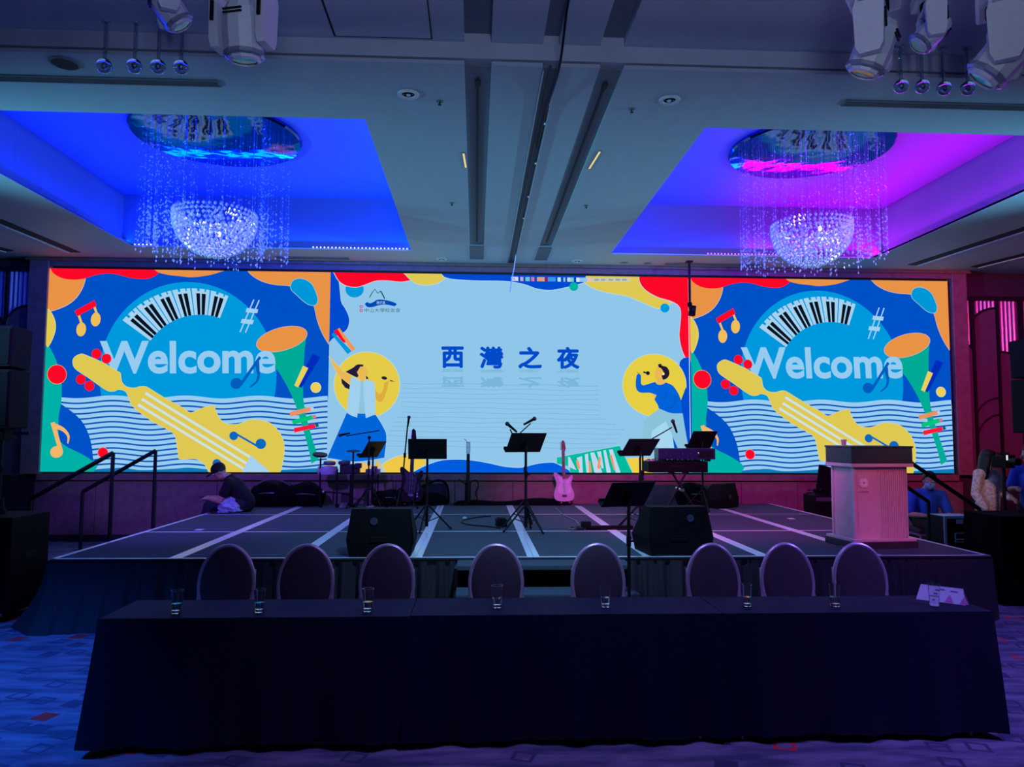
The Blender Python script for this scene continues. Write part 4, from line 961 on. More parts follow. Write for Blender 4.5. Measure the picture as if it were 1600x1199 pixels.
# guitars
STRAT = [(-.02, .40), (-.06, .415), (-.10, .45), (-.145, .475), (-.165, .44), (-.15, .38), (-.125, .31), (-.13, .24), (-.16, .16), (-.17, .08), (-.13, .02), (-.05, 0), (.05, 0), (.13, .02), (.165, .08), (.155, .16), (.125, .24), (.12, .30), (.145, .36), (.15, .41), (.125, .425), (.09, .39), (.05, .365), (.02, .385)]
def electric_guitar(loc, label, yaw, body_m, guard_m, lean=-.12, mirror=1, gs=1.0, pk=None, nk=None):
    g = thing('electric_guitar', label, 'guitar', loc, yaw)
    mt = Matrix.Translation((0, 0, .06)) @ Matrix.Rotation(lean, 4, 'X')
    def fin(t, n, m, par=None, sm=False): t.bm.transform(mt); return t.build(n, m, par or g, smooth=sm)
    t = MB(); t.prism([(x*mirror, z) for x, z in smooth_closed(STRAT, 3)], .042, Matrix.Translation((0, -.021, 0))); fin(t, 'body', body_m, sm=True)
    t = MB(); t.prism([(x*mirror*.66+.01, z*.62+.12) for x, z in smooth_closed(STRAT, 2)], .003, Matrix.Translation((0, -.025, 0))); fin(t, 'pickguard', guard_m)
    for z in (.15, .22, .29):
        t = MB(); t.box((0, -.028, z), (.07, .008, .018), bev=.004); fin(t, 'pickup', pk or HEADW)
    t = MB(); t.box((0, -.029, .09), (.075, .010, .035)); fin(t, 'bridge', CHROME)
    for z in (.075, .11): 
        t = MB(); t.cyl((.09*mirror, -.02, z), (.09*mirror, -.035, z), .011, n=10); fin(t, 'knob', HEADW)
    t = MB(); t.box((0, -.022, .585), (.047, .022, .45)); fin(t, 'neck', nk or mat('maple_neck', (120, 84, 58), .5))
    t = MB(); t.prism([(x*mirror, z) for x, z in [(-.024, .80), (.024, .80), (.045, .86), (.03, .97), (.0, 1.0), (-.02, .98), (-.025, .90)]], .016, Matrix.Translation((0, -.024, 0))); fin(t, 'headstock', nk or mat('maple_neck', (120, 84, 58), .5))
    for k in range(6):
        t = MB(); t.cyl((-.022*mirror, -.015, .85+.022*k), (-.05*mirror, -.015, .85+.022*k), .006, n=6); fin(t, 'tuning_peg', CHROME)
    t = MB()
    for k in range(6): t.cyl((-.018+.0072*k, -.037, .09), (-.016+.0064*k, -.036, .86), .0008, n=3)
    stuff(fin(t, 'strings', STEEL))
    # floor stand under it belongs to another thing
    g.scale = (gs, gs, gs)
    s = thing('guitar_stand', 'small black floor stand under the '+('pink strat-shaped' if body_m is PINKG else 'dark')+' electric guitar', 'guitar stand', loc, yaw)
    MB().tube([(-.10, -.10, .045), (-.10, .0, .02), (-.14, .09, .012)], .009, 6).build('foot', BLACK, s); MB().tube([(.10, -.10, .045), (.10, .0, .02), (.14, .09, .012)], .009, 6).build('foot', BLACK, s)
    MB().tube([(-.10, .0, .022), (.10, .0, .022)], .009, 6).build('cross_tube', BLACK, s); MB().tube([(0, .02, .022), (0, .10, .34)], .009, 6).build('upright', BLACK, s)
    for sx in (-.07, .07): MB().sph((sx, -.105, .048), .013, n=8).build('pad', mat('orange_pad', (190, 120, 80), .7), s)
    return g
PINKG = mat('pale_lilac_lacquer', (214, 178, 205), .25, var=.03, spec=.6); DARKG = mat('dark_lacquer', (16, 12, 12), .5, spec=.2)
PINKG2 = mat('white_pickguard', (226, 205, 222), .4)
p = at(881, 785, 12.15); electric_guitar((p.x, 12.10, ZS), 'pale pink electric guitar standing against the rear wall', .10, PINKG, PINKG2)
p = at(642, 785, 11.9); electric_guitar((p.x, 11.9, ZS), 'dark electric guitar behind the left music stand', -.15, DARKG, mat('dark_guard', (20, 20, 22), .4), gs=1.17, pk=BLACK, nk=DARKG)
# slim frame guitar seen edge-on
p = at(731, 785, 12.1); g = thing('frame_guitar', 'slim dark frame guitar with slotted headstock standing at the rear wall', 'guitar', (p.x, 12.1, ZS), .45)
MB().box((0, 0, .58), (.05, .028, .50), bev=.006).build('neck', DARKG, g); MB().box((0, -.0, .20), (.085, .07, .36), bev=.02).build('body_bar', DARKG, g)
t = MB()
for sx in (-.026, .026): t.box((sx, 0, .93), (.012, .02, .16))
t.box((0, 0, .93), (.010, .02, .16)); t.box((0, 0, 1.01), (.064, .02, .02)); t.box((0, 0, .845), (.064, .024, .02)); t.build('slotted_headstock', HEADW, g)
MB().tube(smooth_open([(.04, 0, .36), (.14, 0, .40), (.19, 0, .30), (.14, 0, .20), (.17, 0, .10), (.12, 0, .02), (.04, 0, .03)]), .009, 6).build('frame_loop', DARKG, g)
MB().tube(smooth_open([(-.04, 0, .34), (-.12, 0, .39), (-.17, 0, .42)]), .009, 6).build('frame_arm', DARKG, g)
MB().tube(smooth_open([(-.02, 0, 1.01), (-.05, -.01, 1.05), (-.09, -.02, 1.07)]), .005, 5).build('string_end', CHROME, g)
for sx in (-.12, .12): MB().tube([(sx, -.08, .01), (0, 0, .04), (0, .04, .03)], .009, 6).build('stand_foot', BLACK, g)

# drum pad kit
Yd = 11.75; pc = at(530, 790, Yd); g = thing('drum_kit', 'compact electronic drum kit with round pads at the stage rear left', 'drum kit', (pc.x, Yd, ZS))
def dl(px, py, dy=0): v = at(px, py, Yd+dy); return (v.x-pc.x, dy, v.z-ZS)
def pad(px, py, w, h, m, n='drum_pad', tilt=(0.15, 0, 0), dy=0):
    c = dl(px, py, dy); t = MB(); t.lathe([(0, h/2), (w*.92, h/2), (w, h/4), (w, -h/4), (w*.9, -h/2), (0, -h/2)], 24); t.bm.transform(Matrix.Translation(c) @ Euler(tilt).to_matrix().to_4x4()); return t.build(n, m, g, smooth=True)
GP = mat('grey_green_pad', (70, 82, 84), .5); DP = mat('dark_drum_rubber', (26, 27, 32), .6)
pad(500, 711, .115, .035, DP, 'cymbal_pad', (.22, .12, 0)); pad(552, 705, .11, .012, DP, 'cymbal_pad', (.12, 0, 0), .1)
pad(515, 724, .095, .05, mat('grey_pad', (104, 106, 116), .5), 'snare_pad', (.1, .05, 0), .05); pad(538, 723, .095, .05, GP, 'tom_pad', (.1, -.05, 0), .05)
c = dl(512, 735, .12); MB().lathe([(.0, .07), (.15, .06), (.17, 0), (.15, -.06), (0, -.07)], 20, c).build('round_white_pad', mat('pale_drum_shell', (190, 188, 205), .4), g, smooth=True)
c = dl(547, 733, .08); MB().box(c, (.30, .16, .15), bev=.02).build('sound_module', DP, g); c = dl(560, 728, .02); MB().box(c, (.10, .10, .08), bev=.015).build('module_wing', DP, g)
for px, py0 in ((501, 716), (552, 707), (527, 735), (548, 742)):
    a = Vector(dl(px, py0)); MB().cyl((a.x, a.y, .01), a, .014, n=8).build('stand_tube', BLACK, g)
a = Vector(dl(501, 768)); b_ = Vector(dl(552, 772)); MB().cyl(a, b_, .014, n=8).build('cross_tube', BLACK, g)
a = Vector(dl(527, 755)); b_ = Vector(dl(552, 758)); MB().cyl(a, b_, .012, n=8).build('cross_tube', BLACK, g)
for px in (501, 527, 552): a = Vector(dl(px, 788)); MB().sph((a.x, a.y-.02, .03), .035, (1, 1.2, .8), 10).build('rubber_foot', PLAST, g)
MB().sph(dl(505, 769, -.03), .026, n=10).build('wing_nut', CHROME, g)
c = dl(537, 787, -.12); MB().box((c[0], c[1], .04), (.10, .26, .03), rot=(.2, 0, 0), bev=.006).build('kick_pedal', STEEL, g)
MB().box((c[0], c[1]+.16, .13), (.14, .04, .22), bev=.02).build('kick_pad', DP, g)
g = thing('mixer_box', 'small grey box unit on a stand behind the sideways music stand', 'box', at(583, 735, 12.05).to_tuple()); g.location.z = ZS; zz = at(583, 737, 12.05).z-ZS
MB().box((0, 0, zz), (.22, .16, .08), bev=.01).build('case', mat('lilac_grey', (120, 115, 140), .5), g); MB().box((.02, 0, zz+.06), (.09, .1, .05), bev=.01).build('top_unit', mat('lilac_grey', (120, 115, 140), .5), g)
for sx in (-.08, .08): MB().cyl((sx, .0, 0), (sx, 0, zz-.04), .01, n=6).build('leg', BLACK, g)

# bags and lumps
def lump(fn_c, n=26, seed=0, amp=.06):
    r = random.Random(seed); ph = [r.uniform(0, 6.28) for _ in range(6)]; t = MB(); t.sph((0, 0, 0), 1, n=n)
    sx, sy, sz = fn_c
    for v in t.bm.verts:
        d = v.co.copy(); k = 1+amp*(math.sin(3*d.x+ph[0])*math.cos(4*d.z+ph[1])+.6*math.sin(7*d.x+5*d.y+ph[2])+.4*math.sin(9*d.z+6*d.x+ph[3]))
        z = d.z*k; z = -.55 if z < -.55 else z
        v.co = Vector((d.x*k*sx, d.y*k*sy, (z+.55)/1.55*sz))
    return t
def bag(px, Y, w, d, h, label, seed, strap=True, name='equipment_bag', m=BLACKF, cat='bag'):
    p = at(px, 780, Y); g = thing(name, label, cat, (p.x, Y, ZS+.002)); lump((w/2, d/2, h), seed=seed).build('bag_body', m, g, smooth=True)
    if strap: MB().tube(smooth_open([(-w*.3, -d*.2, h*.82), (-w*.1, -d*.3, h*1.02), (w*.15, -d*.25, h*1.0), (w*.34, -d*.1, h*.75)]), .014, 6).build('carry_strap', mat('webbing', (70, 74, 92), .5), g)
    MB().tube(smooth_open([(-w*.42, -d*.25, h*.45), (0, -d*.5, h*.55), (w*.42, -d*.25, h*.45)]), .006, 5).build('zip', STEEL, g)
    return g
bag(428, 12.0, .86, .5, .40, 'black hooded soft bag against the rear wall, next to the seated person', 1); bag(478, 12.05, .62, .45, .37, 'black soft bag between the larger bag and the drum kit', 5, False)
bag(610, 12.05, .62, .4, .26, 'low black bag at the wall behind the leaning microphone stand', 8, False)
p = at(672, 775, 12.15); g = thing('guitar_case', 'open black gig bag with hoop of lid, behind the left music stand pole', 'case', (p.x, 12.15, ZS))
lump((.30, .17, .20), seed=3).build('case_body', BLACKF, g, smooth=True)
MB().tube(smooth_open([(-.30, -.05, .10), (-.12, -.06, .30), (.12, -.06, .40), (.26, -.05, .34), (.30, -.04, .16), (.29, -.03, .02)]), .018, 8).build('lid_hoop', BLACKF, g)
t = MB(); t.box((.08, .04, .2), (.38, .10, .30), bev=.05); t.build('lid_lining', mat('case_lining', (26, 30, 44), .9), g)
bag(1082, 11.95, .58, .45, .38, 'black soft bag under the keyboard stand', 12, False)
p = at(800, 785, 12.15); g = thing('cloth_bundle', 'long low bundle of black cloth along the foot of the rear wall', 'cloth', (p.x, 12.2, ZS+.002))
t = MB(); t.grid(lambda u, v: Vector((-.95+1.9*u, .13*math.cos(PI*v), (.05+.05*u+.02*math.sin(u*11))*math.sin(PI*v)*(1 if .02 < u < .98 else .1))), 30, 8); t.build('folded_cloth', BLACKF, g, smooth=True)
MB().tube(smooth_open([(-.9, -.14, .012), (-.4, -.17, .012), (.1, -.15, .012), (.8, -.17, .012)]), .008, 6).build('hem_cord', BLACKF, g)

# keyboard on its X stand
Yk = 10.9; pk = at(1062, 790, Yk); g = thing('keyboard_stand', 'black X-shaped keyboard stand at the right of the stage', 'stand', (pk.x, Yk, ZS))
def kl(px, py, dy=0): v = at(px, py, Yk+dy); return Vector((v.x-pk.x, dy, v.z-ZS))
for dy in (-.14, .14):
    for (a, b_) in (((1038, 797), (1072, 739)), ((1088, 797), (1050, 739))):
        A_ = kl(*a, dy); B_ = kl(*b_, dy); A_.z = .015; MB().tube([A_, B_], .014, 8).build('diagonal_tube', BLACK, g)
for px in (1038, 1088): a = kl(px, 797); MB().cyl((a.x, -.24, .016), (a.x, .24, .016), .015, n=8).build('foot_tube', BLACK, g)
zt_ = kl(1060, 738).z
for px in (1050, 1072): a = kl(px, 739); MB().cyl((a.x, -.18, zt_-.012), (a.x, .18, zt_-.012), .013, n=8).build('support_arm', BLACK, g)
MB().cyl((kl(1062, 765).x, -.17, kl(1062, 765).z), (kl(1062, 765).x, .17, kl(1062, 765).z), .025, n=12).build('pivot', CHROME, g)
k0, k1 = kl(1009, 738), kl(1101, 738); zc_ = ZS+zt_+.003
g = thing('keyboard', 'lower black stage keyboard lying on the X stand, back to the room', 'keyboard', (pk.x+(k0.x+k1.x)/2, Yk, zc_)); W_ = k1.x-k0.x; hk = kl(1060, 721).z-zt_
MB().box((0, 0, hk*.5), (W_, .34, hk), bev=.012).build('chassis', PLAST, g)
t = MB(); 
for k in range(36): t.box((-W_/2+.05+k*(W_-.1)/35, .13, hk+.008), ((W_-.1)/36, .13, .014))
stuff(t.build('white_keys', HEADW, g)); t = MB()
for k in range(36):
    if k % 7 in (0, 1, 3, 4, 5): t.box((-W_/2+.05+(k+.5)*(W_-.1)/35, .11, hk+.02), ((W_-.1)/70, .08, .014))
stuff(t.build('black_keys', BLACK, g)); MB().box((0, -.172, hk*.55), (.20, .006, .03)).build('socket_panel', BLACK, g)
k0, k1 = kl(1024, 720), kl(1112, 720); h2 = kl(1060, 704).z-kl(1060, 721).z
g = thing('sound_module', 'dark blue upper keyboard tier with small lit panel, on the lower keyboard', 'keyboard', (pk.x+(k0.x+k1.x)/2, Yk-.05, zc_+hk+.03)); W_ = k1.x-k0.x
MB().box((0, 0, h2*.5), (W_, .26, h2), bev=.012).build('chassis', mat('dark_blue_panel', (26, 30, 70), .35), g)
MB().box((W_*.32, -.132, h2*.5), (W_*.26, .006, h2*.6)).build('rear_panel', BLACK, g); MB().sph((W_*.2, -.134, h2*.6), .008, n=8).build('indicator', emit('white_indicator', (230, 230, 240)), g)
for k in range(5): MB().cyl((-W_*.36+k*.12, -.129, h2*.5), (-W_*.36+k*.12, -.138, h2*.5), .012, n=10).build('jack_socket', CHROME, g)
for sx in (-W_*.4, W_*.4): MB().box((sx, 0, -.015), (.04, .2, .03)).build('riser', BLACK, g)

# small stage items
p = onz(944, 828, ZS); g = thing('power_strip', 'black power strip with tangled cables on the stage, left of the right wedge monitor', 'power strip', (p.x, p.y, ZS), .1)
MB().box((.08, 0, .025), (.55, .07, .05), bev=.008).build('strip_body', PLAST, g); MB().box((-.22, .03, .05), (.11, .10, .10), bev=.012).build('adapter', PLAST, g)
r_ = random.Random(4)
for k in range(5):
    MB().tube(smooth_open([(-.35+r_.uniform(-.1, .1), r_.uniform(-.12, .08), .01+.02*r_.random()) for _ in range(6)]), .007, 5).build('cable_loop', [mat('green_cable', (40, 84, 74), .5), BLACK, mat('grey_cable', (110, 120, 130), .5)][k % 3], g)
p = onz(786, 824, ZS); g = thing('foot_pedal', 'small black pedal box with white plug, left of the middle music stand', 'pedal', (p.x-.02, p.y+.1, ZS), .2)
MB().box((0, 0, .045), (.12, .16, .09), bev=.01).build('pedal_case', PLAST, g); MB().box((0, -.02, .098), (.09, .1, .02), rot=(.1, 0, 0), bev=.004).build('treadle', PLAST, g)
pts = [onz(767, 808, ZS), onz(745, 810, ZS), onz(722, 815, ZS), onz(730, 821, ZS), onz(760, 824, ZS), onz(782, 827, ZS)]
g = tag(MB().tube(smooth_open([(q.x, q.y, ZS+.012) for q in pts]), .008, 6).build('instrument_cable', BLACK, smooth=True), 'thin black cable curling on the stage left of the middle stand', 'cable')
p = onz(726, 812, ZS); tag(MB().sph((p.x, p.y, ZS+.02), .02, (1.6, 1, .9), 10).build('cable_plug', HEADW, smooth=True), 'small white plug lying on the stage at the cable end', 'plug')
pts = [onz(868, 795, ZS), onz(880, 806, ZS), onz(898, 814, ZS), onz(905, 822, ZS), onz(914, 827, ZS)]
tag(MB().tube(smooth_open([(q.x, q.y, ZS+.010) for q in pts]), .007, 6).build('guitar_lead', mat('grey_cable', (110, 120, 130), .5), smooth=True), 'thin grey lead from the pink guitar to the power strip', 'cable')
for (px, py, lb) in ((311, 828.5, 'small white paper label lying near the left stage edge'), (1236, 811, 'tiny white paper scrap on the stage left of the lectern')):
    q = onz(px, py, ZS); tag(MB().box((q.x, q.y, ZS+.003), (.085, .12, .002)).build('paper_scrap', PAPER), lb, 'paper')
# plastic bag by the seated person
p = onz(357, 801, ZS); g = thing('plastic_bag', 'crumpled translucent white plastic bag beside the person sitting on the stage edge', 'bag', (p.x, p.y, ZS+.002))
t = lump((.20, .16, .22), n=40, seed=22, amp=.10)
for v in t.bm.verts: v.co += Vector((rnd.uniform(-.012, .012), rnd.uniform(-.012, .012), rnd.uniform(-.003, .012)))
PB = mat('white_plastic_film', (165, 185, 205), .3, var=.15, scale=20, bump=.3, spec=.7); t.build('bag_body', PB, g)
for s_ in (-1, 1): MB().tube(smooth_open([(s_*.03, 0, .20), (s_*.06, .01, .25), (s_*.10, .0, .22)]), .008, 5).build('handle_loop', PB, g)

# ------------------------------------------------------------------ lectern
VEN = mat('pale_lectern_veneer', (214, 190, 196), .45, var=.05, scale=12); DKV = mat('dark_lectern_top', (52, 54, 62), .4)
LR = math.radians(5); g = thing('lectern', 'ribbed wooden lectern with clover emblem on the right front of the stage', 'lectern', (4.16, 7.70, ZS), LR)
LW, LD = .64, .44
MB().box((0, 0, .035), (LW+.08, LD+.08, .07), bev=.006).build('plinth', DKV, g); MB().box((0, 0, .083), (LW+.06, LD+.06, .026), bev=.004).build('plinth_lip', VEN, g)
t = MB(); t.box((0, 0, .46), (LW-.07, LD-.06, .74)); 
for v in t.bm.verts:
    if v.co.z > .5: v.co.x *= 1.0; 
t.build('body_panel', VEN, g)
for (x, y, sx, sy) in ((-LW/2+.03, -LD/2+.03, .03, .03), (-LW/2+.03, LD/2-.03, .03, .03), (LW/2-.03, -LD/2+.03, .012, .03), (LW/2-.03, LD/2-.03, .03, .03)):
    MB().box((x, y, .46), (sx, sy, .74), bev=.003).build('corner_post', VEN, g)
for k in range(13):
    x = -.01+k*.0235; MB().cyl((x, -LD/2+.028, .10), (x, -LD/2+.028, .83), .0085, n=6).build('front_rib', VEN, g)
for k in range(13):
    y = -LD/2+.07+k*.0245; MB().cyl((-LW/2+.033, y, .10), (-LW/2+.033, y, .83), .0085, n=6).build('side_rib', VEN, g)
MB().box((0, 0, .845), (LW+.05, LD+.05, .035), bev=.004).build('collar', VEN, g)
MB().box((0, 0, .945), (LW+.04, LD+.04, .165), bev=.005).build('top_box', DKV, g)
MB().box((0, 0, 1.034), (LW+.055, LD+.055, .018), bev=.003).build('top_lid', DKV, g)
EMB = mat('silver_emblem', (246, 240, 250), .5)
t = MB(); cxx, czz, yy = -.185, .66, -LD/2+.022
for k in range(4):
    a = PI/4+k*PI/2
    for da in (-.33, .33): t.sph((cxx+.030*math.cos(a+da), yy, czz+.030*math.sin(a+da)), .019, (1, .2, 1), 12)
    for da in (-.42, 0, .42): t.box((cxx+.040*math.cos(a+da), yy-.002, czz+.040*math.sin(a+da)), (.024, .006, .010), rot=(0, -(a+da), 0))
t.build('clover_emblem', EMB, g)
t = MB()
for k in range(9): t.box((cxx-.05+k*.013, yy+.005, czz-.085), (.008, .006, .010 if k % 3 else .014))
t.build('small_caption', mat('faint_caption', (190, 160, 180), .5), g)
c_ = at(1320, 694, 7.6)
ang = -LR; gc = thing('paper_cup', 'small pink paper cup standing on the left edge of the lectern top', 'cup', (c_.x, 7.62, ZS+1.044))
MB().lathe([(0, 0), (.021, 0), (.029, .062), (.027, .062), (.02, .004), (0, .004)], 18).build('cup_wall', mat('pink_cup', (216, 170, 186), .6), gc, smooth=True); MB().tube([(.0285*math.cos(2*PI*k/16), .0285*math.sin(2*PI*k/16), .062) for k in range(16)], .002, 5, True).build('cup_rim', mat('pink_cup', (216, 170, 186), .6), gc)
# rack behind the lectern
p = at(1268, 790, 11.3); g = thing('mixer_rack', 'black equipment rack with cables heaped on it behind the left side of the lectern', 'rack', (p.x+.17, 11.3, 0))
MB().box((0, 0, .42), (.42, .40, .84), bev=.01).build('rack_case', PLAST, g); MB().box((0, -.205, .78), (.38, .01, .06)).build('front_panel', STEEL, g)
for k in range(6): MB().tube(smooth_open([(r_.uniform(-.2, .2), r_.uniform(-.15, .15), .85+r_.uniform(0, .08)) for _ in range(5)]), .009, 5).build('cable_loop', BLACK, g)
tt = MB(); tt.box((.06, .02, 1.08), (.24, .03, .40), rot=(-.2, .25, 0), bev=.01); tt.build('tilted_screen', PLAST, g); MB().cyl((.06, .04, .84), (.06, .03, .94), .02, n=8).build('screen_stem', PLAST, g)

# ------------------------------------------------------------------ loudspeaker stacks, right draped desk, flight case
def sub(loc, w_, d_, h_, label):
    g = thing('subwoofer', label, 'loudspeaker', loc); z0 = .09
    MB().box((0, 0, z0+(h_-z0)/2), (w_, d_, h_-z0), bev=.012).build('cabinet', PLAST, g); MB().box((0, -d_/2-.004, z0+(h_-z0)/2), (w_*.9, .012, (h_-z0)*.88)).build('grille', GRILLE, g)
    for sx in (-1, 1): MB().box((sx*(w_/2+.003), 0, h_*.6), (.01, .18, .07), bev=.003).build('side_handle', BLACK, g)
    for sx in (-1, 1):
        for sy in (-1, 1): MB().cyl((sx*(w_/2-.07)-.015, sy*(d_/2-.07), .04), (sx*(w_/2-.07)+.015, sy*(d_/2-.07), .04), .04, n=14).build('castor', PLAST, g)
    MB().box((0, -d_/2-.03, .085), (w_*.9, .03, .03), bev=.006).build('dolly_bar', CHROME, g); MB().box((0, 0, .082), (w_*.96, d_*.96, .016)).build('dolly_board', BLACK, g); return g
sub((-4.63, 7.45, 0), .70, .62, .96, 'black subwoofer on a dolly at the left edge, beside the stage skirt')
def column_speaker(x, y, z0, ztop, zbot, label, stand_label):
    s = thing('speaker_pole', stand_label, 'speaker stand', (x, y, z0))
    MB().lathe([(0, 0), (.07, 0), (.07, .03), (.05, .06), (.045, .14), (.02, .15), (0, .15)], 16).build('pole_foot', PLAST, s, smooth=True); MB().cyl((0, 0, .1), (0, 0, zbot-z0), .019, n=10).build('pole', BLACK, s); MB().cyl((0, 0, (zbot-z0)*.55), (0, 0, (zbot-z0)*.55+.06), .026, n=10).build('collar', PLAST, s)
    g = thing('column_speaker', label, 'loudspeaker', (x, y, zbot)); H = ztop-zbot
    for k, (a, b_, tl) in enumerate(((.10, .62, .0), (.63, 1.0, -.04))):
        t = MB(); t.box((0, 0, H*(a+b_)/2), (.30, .32, H*(b_-a)-.008), rot=(tl, 0, 0), bev=.012); t.build('speaker_box', PLAST, g); t = MB(); t.box((0, -.165, H*(a+b_)/2), (.26, .012, H*(b_-a)-.06), rot=(tl, 0, 0)); t.build('grille', GRILLE, g)
    MB().box((0, 0, H*.05), (.16, .2, H*.10), bev=.008).build('bracket', PLAST, g); MB().box((.19, 0, H*.06), (.14, .03, .03)).build('tilt_lever', BLACK, g)
p = at(2, 700, 7.45); column_speaker(p.x, 7.45, .96, at(14, 512, 7.45).z, at(14, 688, 7.45).z, 'tall black loudspeaker on a pole at the left edge', 'black speaker pole standing on the left subwoofer')
# right: subwoofer draped in black, with speaker pole
g = thing('draped_desk', 'large desk draped in black cloth at the right edge beside the stage', 'desk', (6.27, 7.82, 0)); W_, D_, H_ = 1.60, .60, .915
t = MB(); t.grid(lambda u, v: Vector((-W_/2+W_*u, -D_/2+D_*v, H_+.004*math.sin(u*23)*math.sin(v*9))), 24, 6); t.build('cloth_top', BLACKF, g, smooth=True, normals=False)
def drp(u, v):
    s = u*2*(W_+D_); cr = [(-W_/2, D_/2), (-W_/2, -D_/2), (W_/2, -D_/2), (W_/2, D_/2), (-W_/2, D_/2)]; LL = [D_, W_, D_, W_]; nn = [(-1, 0), (0, -1), (1, 0), (0, 1)]; i = 0
    while i < 3 and s > LL[i]: s -= LL[i]; i += 1
    f_ = s/LL[i]; x = cr[i][0]+(cr[i+1][0]-cr[i][0])*f_; y = cr[i][1]+(cr[i+1][1]-cr[i][1])*f_; o = v*(.018+.014*math.sin(x*21+y*17))
    return Vector((x+nn[i][0]*o, y+nn[i][1]*o, H_*(1-v)+.01*v))
t = MB(); t.grid(drp, 120, 6); t.build('cloth_drop', BLACKF, g, smooth=True, normals=False)
MB().box((0, 0, H_-.02), (W_-.02, D_-.02, .03)).build('desk_board', WOOD, g)
for sx in (-1, 1):
    for sy in (-1, 1): MB().box((sx*(W_/2-.08), sy*(D_/2-.08), (H_-.04)/2), (.04, .04, H_-.04)).build('leg', STEEL, g)
g = thing('equipment_case', 'low dark case with pale metal bar on the floor at the right edge', 'case', (5.78, 7.28, 0))
MB().box((.1, 0, .10), (.5, .28, .14), bev=.01).build('case_body', PLAST, g); MB().box((.1, -.15, .135), (.48, .02, .03), bev=.005).build('metal_bar', CHROME, g)
for sx in (-.1, .3): MB().cyl((sx-.012, -.05, .032), (sx+.012, -.05, .032), .03, n=12).build('castor', PLAST, g)
p = at(1594, 700, 7.9); column_speaker(p.x+.19, 7.9, .925, at(1594, 530, 7.9).z, at(1594, 694, 7.9).z, 'tall black loudspeaker on a pole at the right edge', 'black speaker pole standing on the draped desk')
p0 = at(1469, 850, 8.3); p1 = at(1503, 850, 8.3)
g = thing('flight_case', 'black flight case with bright metal edges between the lectern and the draped desk', 'case', (at(1498, 808, 8.3).x, 8.42, 0)); fw = .36; hz = at(1485, 807, 8.3).z
MB().box((0, 0, .08+(hz-.08)/2), (fw, .26, hz-.08), bev=.004).build('case_panel', BLACK, g)
for sx in (-1, 1): MB().box((sx*(fw/2-.012), -.128, .08+(hz-.08)/2), (.03, .012, hz-.08)).build('edge_profile', mat('bright_case_edge', (190, 196, 210), .4), g)
MB().box((0, -.128, hz-.012), (fw, .014, .026)).build('edge_profile', mat('bright_case_edge', (190, 196, 210), .4), g); MB().box((0, 0, hz-.0), (fw, .27, .006)).build('edge_profile', mat('bright_case_edge', (190, 196, 210), .4), g)
MB().box((.0, -.134, hz-.06), (.08, .012, .05), bev=.006).build('latch', mat('bright_case_edge', (190, 196, 210), .4), g); 
t = MB()
for (x, z, w2, h2) in ((0, hz-.19, .11, .012), (0, hz-.29, .11, .012), (-.055, hz-.24, .012, .11), (.055, hz-.24, .012, .11)): t.box((x, -.134, z), (w2, .012, h2))
t.build('handle_frame', mat('bright_case_edge', (190, 196, 210), .4), g); MB().tube([(-.04, -.145, hz-.26), (.04, -.145, hz-.26)], .008, 6).build('handle', mat('bright_case_edge', (190, 196, 210), .4), g)
for sx in (-1, 1):
    for sy in (-1, 1): MB().cyl((sx*.12-.012, sy*.09, .04), (sx*.12+.012, sy*.09, .04), .04, n=12).build('castor', PLAST, g)

# hanging device between two screens
p = at(1076, 492, 11.9); tp = at(1077, 415, 11.9); g = thing('hanging_camera', 'small black device on a black drop pole between the middle and right screens', 'camera', (tp.x, 11.9, ZC)); dz = p.z-ZC
MB().box((0, 0, dz/2+.05), (.035, .03, -dz-.1)).build('drop_pole', BLACK, g); MB().box((.03, -.03, dz+.06), (.10, .10, .17), rot=(0, .12, 0), bev=.015).build('device_body', PLAST, g); MB().cyl((.03, -.08, dz+.07), (.03, -.105, dz+.07), .03, n=12).build('lens', BLACK, g); MB().box((0, 0, dz+.17), (.07, .05, .07), bev=.01).build('clamp', PLAST, g); MB().box((0, 0, -.01), (.10, .10, .02)).build('ceiling_plate', BLACK, g)

